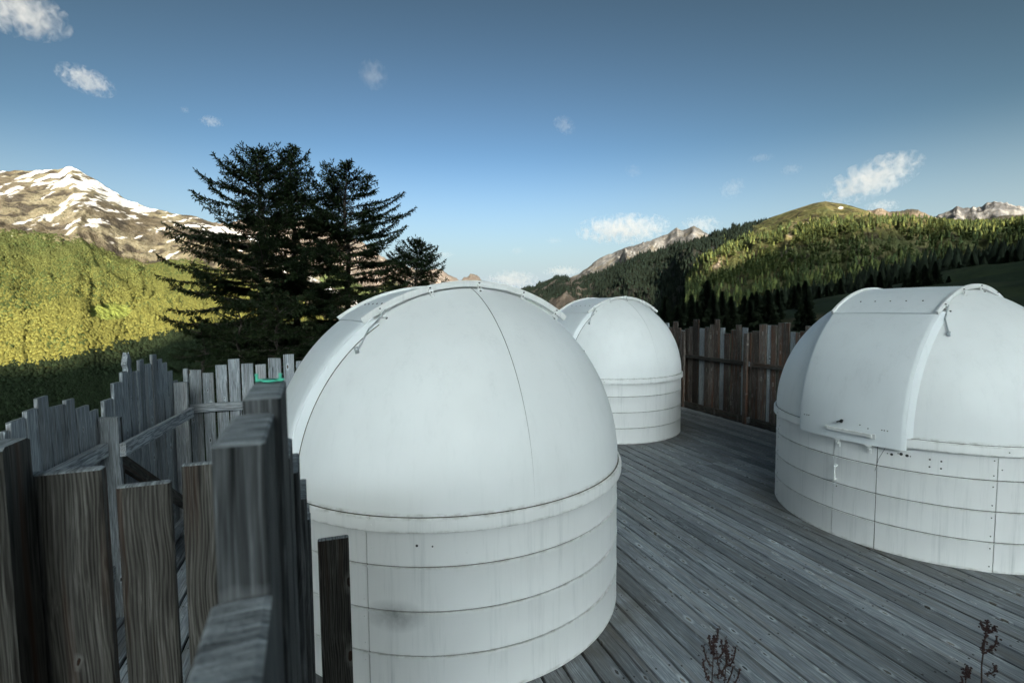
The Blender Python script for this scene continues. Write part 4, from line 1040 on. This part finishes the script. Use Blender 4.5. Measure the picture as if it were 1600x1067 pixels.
epl(1.08, 1.2, .026, 1.66, off=-.02)
p = EP+ed_*.3+en*.07; q = EP+ed_*1.2+en*.07; plank('rail', (p.x, p.y, 1.25), (q.x, q.y, 1.25), .04, .09, M_FENCE, f2, 92, roll_n=(en.x, en.y, 0))
# single dark board
d1 = thing('wooden_board', 'single dark cracked board standing on end in front of the nearest dome', 'board')
a_ = on_level(496, 843, 1.45); b_ = on_level(545, 838, 1.45); c = (a_+b_)/2
plank('board', (c.x, c.y, -.3), (c.x, c.y, 1.45), (b_-a_).length*.98, .022, M_FENCE_DARK, d1, 95, roll_n=(math.cos(R(18)), math.sin(R(18)), 0), skew=0)
# turquoise plastic clip on the board top
tc = thing('plastic_clip', 'small turquoise plastic bracket with upturned pegs lying on the board top', 'clip')
cc = EP+ed_*.232+en*.013; z0 = 2.1895; bm = bmesh.new()
tc.location = (cc.x, cc.y, z0); tc.rotation_euler = (0, 0, R(12))
bm_box(bm, (.002, .0, .0022), (.030, .010, .0022), None, .0006); bmesh.ops.create_cone(bm, cap_ends=True, segments=20, radius1=.0085, radius2=.0085, depth=.0022, matrix=Matrix.Translation((.002, -.004, .0022)))
mesh_bm('plate', bm, M_GREEN, tc)
for x in (-.0135, .0125):
    bm = bmesh.new(); bm_cyl(bm, (x, .002, .0), (x, .002, .0075), .0016, .0016, 10); bm_cyl(bm, (x, .002, .0075), (x, .002, .0095), .0022, .0018, 10); mesh_bm('peg', bm, M_GREEN, tc)

# ------------------------------------------------------------------ dock plants in front of the deck
M_SEED = mat_plain('dry red brown seeds', (.035, .013, .012), .8, nscale=200, namt=.5)
M_STEM = mat_plain('dark plant stem', (.045, .022, .016), .8)
def dock(px, py, r, h_head, label, seed, arms, wig=.006):
    top = ray(px, py); t = r/top.y; tp = Vector((top.x*t, top.y*t, EYE+top.z*t)); g = float(ground_z(tp.x, tp.y))
    rg = random.Random(seed); th = thing('dock_plant', label, 'plant', (tp.x, tp.y, g), 0, 'dry dock plants in front of the deck')
    H = tp.z-g; bm = bmesh.new(); pts = [Vector((rg.uniform(-1, 1)*wig*(1-k/10)+.03*math.sin(k*.5)*(1-k/10), rg.uniform(-1, 1)*wig, H*k/10)) for k in range(11)]; pts[-1].xy = (0, 0)
    for k in range(10): bm_cyl(bm, pts[k], pts[k+1], .0045*(1-k/13), .0045*(1-(k+1)/13), 6)
    sb = bmesh.new()
    def clump(p, n, s):
        for _ in range(n):
            c = p+Vector((rg.gauss(0, s), rg.gauss(0, s), rg.gauss(0, s*1.2))); m = Matrix.Translation(c) @ Matrix.Rotation(rg.random()*3, 4, 'X') @ Matrix.Rotation(rg.random()*3, 4, 'Y') @ Matrix.Diagonal((.0030, .0022, .0012, 1))
            bmesh.ops.create_icosphere(sb, subdivisions=1, radius=rg.uniform(.7, 1.15), matrix=m)
    for k in range(12): clump(Vector((rg.uniform(-.002, .002), 0, H-.004-k*h_head/40)), 5, .0028)
    for (zf, out, up, curl, sgn) in arms:
        p = Vector((0, 0, H-h_head*zf)); q = p.copy(); n = 7; bm_pts = [p.copy()]
        ya = rg.uniform(-.5, .5)
        for k in range(n):
            f = (k+1)/n; q = p+Vector((sgn*out*.62*math.sin(f*math.pi*.5*curl), ya*out*f, up*f*f)); bm_cyl(bm, bm_pts[-1], q, .0018, .0014, 5); bm_pts.append(q.copy()); clump(q, 4, .0026)
    mesh_bm('stem', bm, M_STEM, th, True); tag(mesh_bm('seed_heads', sb, M_SEED, th), kind='stuff')
    return th
dock(1116, 994, 1.10, .13, 'dry red brown dock stalk with dense seed spikes, left one at the bottom edge', 3, [(.1, .018, .03, .8, 1), (.25, .022, .035, .8, -1), (.4, .035, .055, .9, 1), (.55, .03, .04, .9, -1), (.7, .045, .06, .9, 1), (.85, .035, .05, .9, -1), (1.0, .055, .08, .8, 1)])
dock(1136, 1006, 1.16, .12, 'shorter dry dock stalk just right of the taller one at the bottom edge', 8, [(.2, .02, .03, .8, -1), (.45, .03, .05, .9, 1), (.7, .03, .05, .9, -1), (.9, .04, .06, .9, 1)])
dock(1543, 968, 1.12, .13, 'dry dark dock stalk with open curled side spikes near the bottom right corner', 5, [(.15, .018, .010, 1.2, -1), (.2, .02, .012, 1.1, 1), (.55, .026, .038, 1.3, 1), (.6, .024, .035, 1.3, -1), (1.0, .026, .028, 1.4, 1)])
dock(1510, 1040, 1.10, .08, 'low dry dock spike beside the stalk near the bottom right corner', 6, [(.3, .01, .02, 1, 1), (.6, .012, .02, 1, -1)])

# ------------------------------------------------------------------ clouds
def mat_cloud(seed, dens, size):
    m = bpy.data.materials.new('cloud vapour'); m.use_nodes = True; nt = m.node_tree; nt.nodes.remove(nt.nodes['Principled BSDF']); q = NB(nt)
    pv = q.n('VolumePrincipled'); pv.inputs['Color'].default_value = (.80, .765, .745, 1); pv.inputs['Anisotropy'].default_value = .2
    tc = q.n('TexCoord'); o = tc.outputs['Object']
    ln = q.n('VectorMath', operation='LENGTH'); q.l(o, ln.inputs[0])
    nz = q.noise(q.vmath('ADD', q.vmath('MULTIPLY', o, size), (seed*7.1, seed*3.3, seed*1.7)), 1.0, 4, .58, .6)
    f = q.math('SUBTRACT', q.math('ADD', q.math('MULTIPLY', nz, 2.2), -.62), q.math('MULTIPLY', ln.outputs['Value'], .62))
    f = q.ramp(f, .0, .35, 0, dens*.34)
    q.l(f, pv.inputs['Density']); q.l(pv.outputs[0], nt.nodes['Material Output'].inputs['Volume'])
    return m
def cloud(px, py, w, h, label, dens=.01, r=7000, seed=1, group='small evening clouds', rot=0):
    d = ray(px, py); t = r/d.y; c = Vector((d.x*t, d.y*t, EYE+d.z*t)); k = t/FOC
    bm = bmesh.new(); bmesh.ops.create_icosphere(bm, subdivisions=3, radius=1.0)
    o = mesh_bm('cloud', bm, mat_cloud(seed, dens, (w/h*2.3, 3.0, 2.3)), None, True)
    o.location = c; o.scale = (w*k*.5, w*k*.38, h*k*.6); o.rotation_euler = (0, R(rot), -math.atan2(d.x, d.y)); tag(o, label, 'cloud', group)
cloud(1362, 280, 140, 52, 'bright fluffy cloud above the green hill, the largest on the right', .006, seed=1, rot=-18)
cloud(135, 126, 80, 34, 'compact white cloud high on the left above the snowy mountain', .007, seed=2, rot=12)
cloud(32, 20, 130, 62, 'cloud cut by the top left corner', .005, seed=3)
cloud(975, 358, 160, 40, 'long cream cloud just left of the rocky peak', .005, r=9000, seed=4)
cloud(1095, 352, 66, 26, 'small cloud right behind the rocky peak', .005, r=9000, seed=5)
cloud(330, 190, 36, 16, 'tiny white cloud above the larches', .006, seed=6)
cloud(289, 172, 16, 9, 'tiniest wisp up and left of the tiny white cloud', .005, seed=7)
cloud(583, 118, 48, 42, 'thin ragged wisp high above the near dome', .0022, seed=8)
cloud(882, 196, 40, 24, 'faint wisp high above the middle of the scene', .003, seed=9, rot=30)
cloud(1144, 295, 44, 26, 'faint wisp between the rocky peak and the large right cloud', .003, seed=10, rot=-25)
cloud(1236, 265, 34, 16, 'very faint wisp left of the large right cloud', .0025, seed=11)
cloud(880, 424, 66, 16, 'flat grey cloud low over the wooded ridge', .005, r=9000, seed=12)
cloud(800, 438, 90, 28, 'low pinkish cloud at the horizon right behind the top of the near dome', .004, r=9000, seed=13)
cloud(695, 398, 34, 10, 'thin low cloud just right of the small larch', .004, r=9000, seed=14)
cloud(808, 392, 26, 12, 'small faint pink cloud over the gap above the near dome', .003, r=9000, seed=15)
cloud(866, 376, 30, 9, 'small grey wisp left of the long cream cloud', .003, r=9000, seed=16)
cloud(1190, 247, 40, 12, 'very faint high wisp above the wisps left of the large right cloud', .002, seed=17)
cloud(1378, 322, 50, 18, 'low cloud piece directly behind the green hill shoulder', .005, r=9000, seed=18)
cloud(990, 268, 30, 18, 'barely visible wisp above the long cream cloud', .002, seed=19, rot=30)
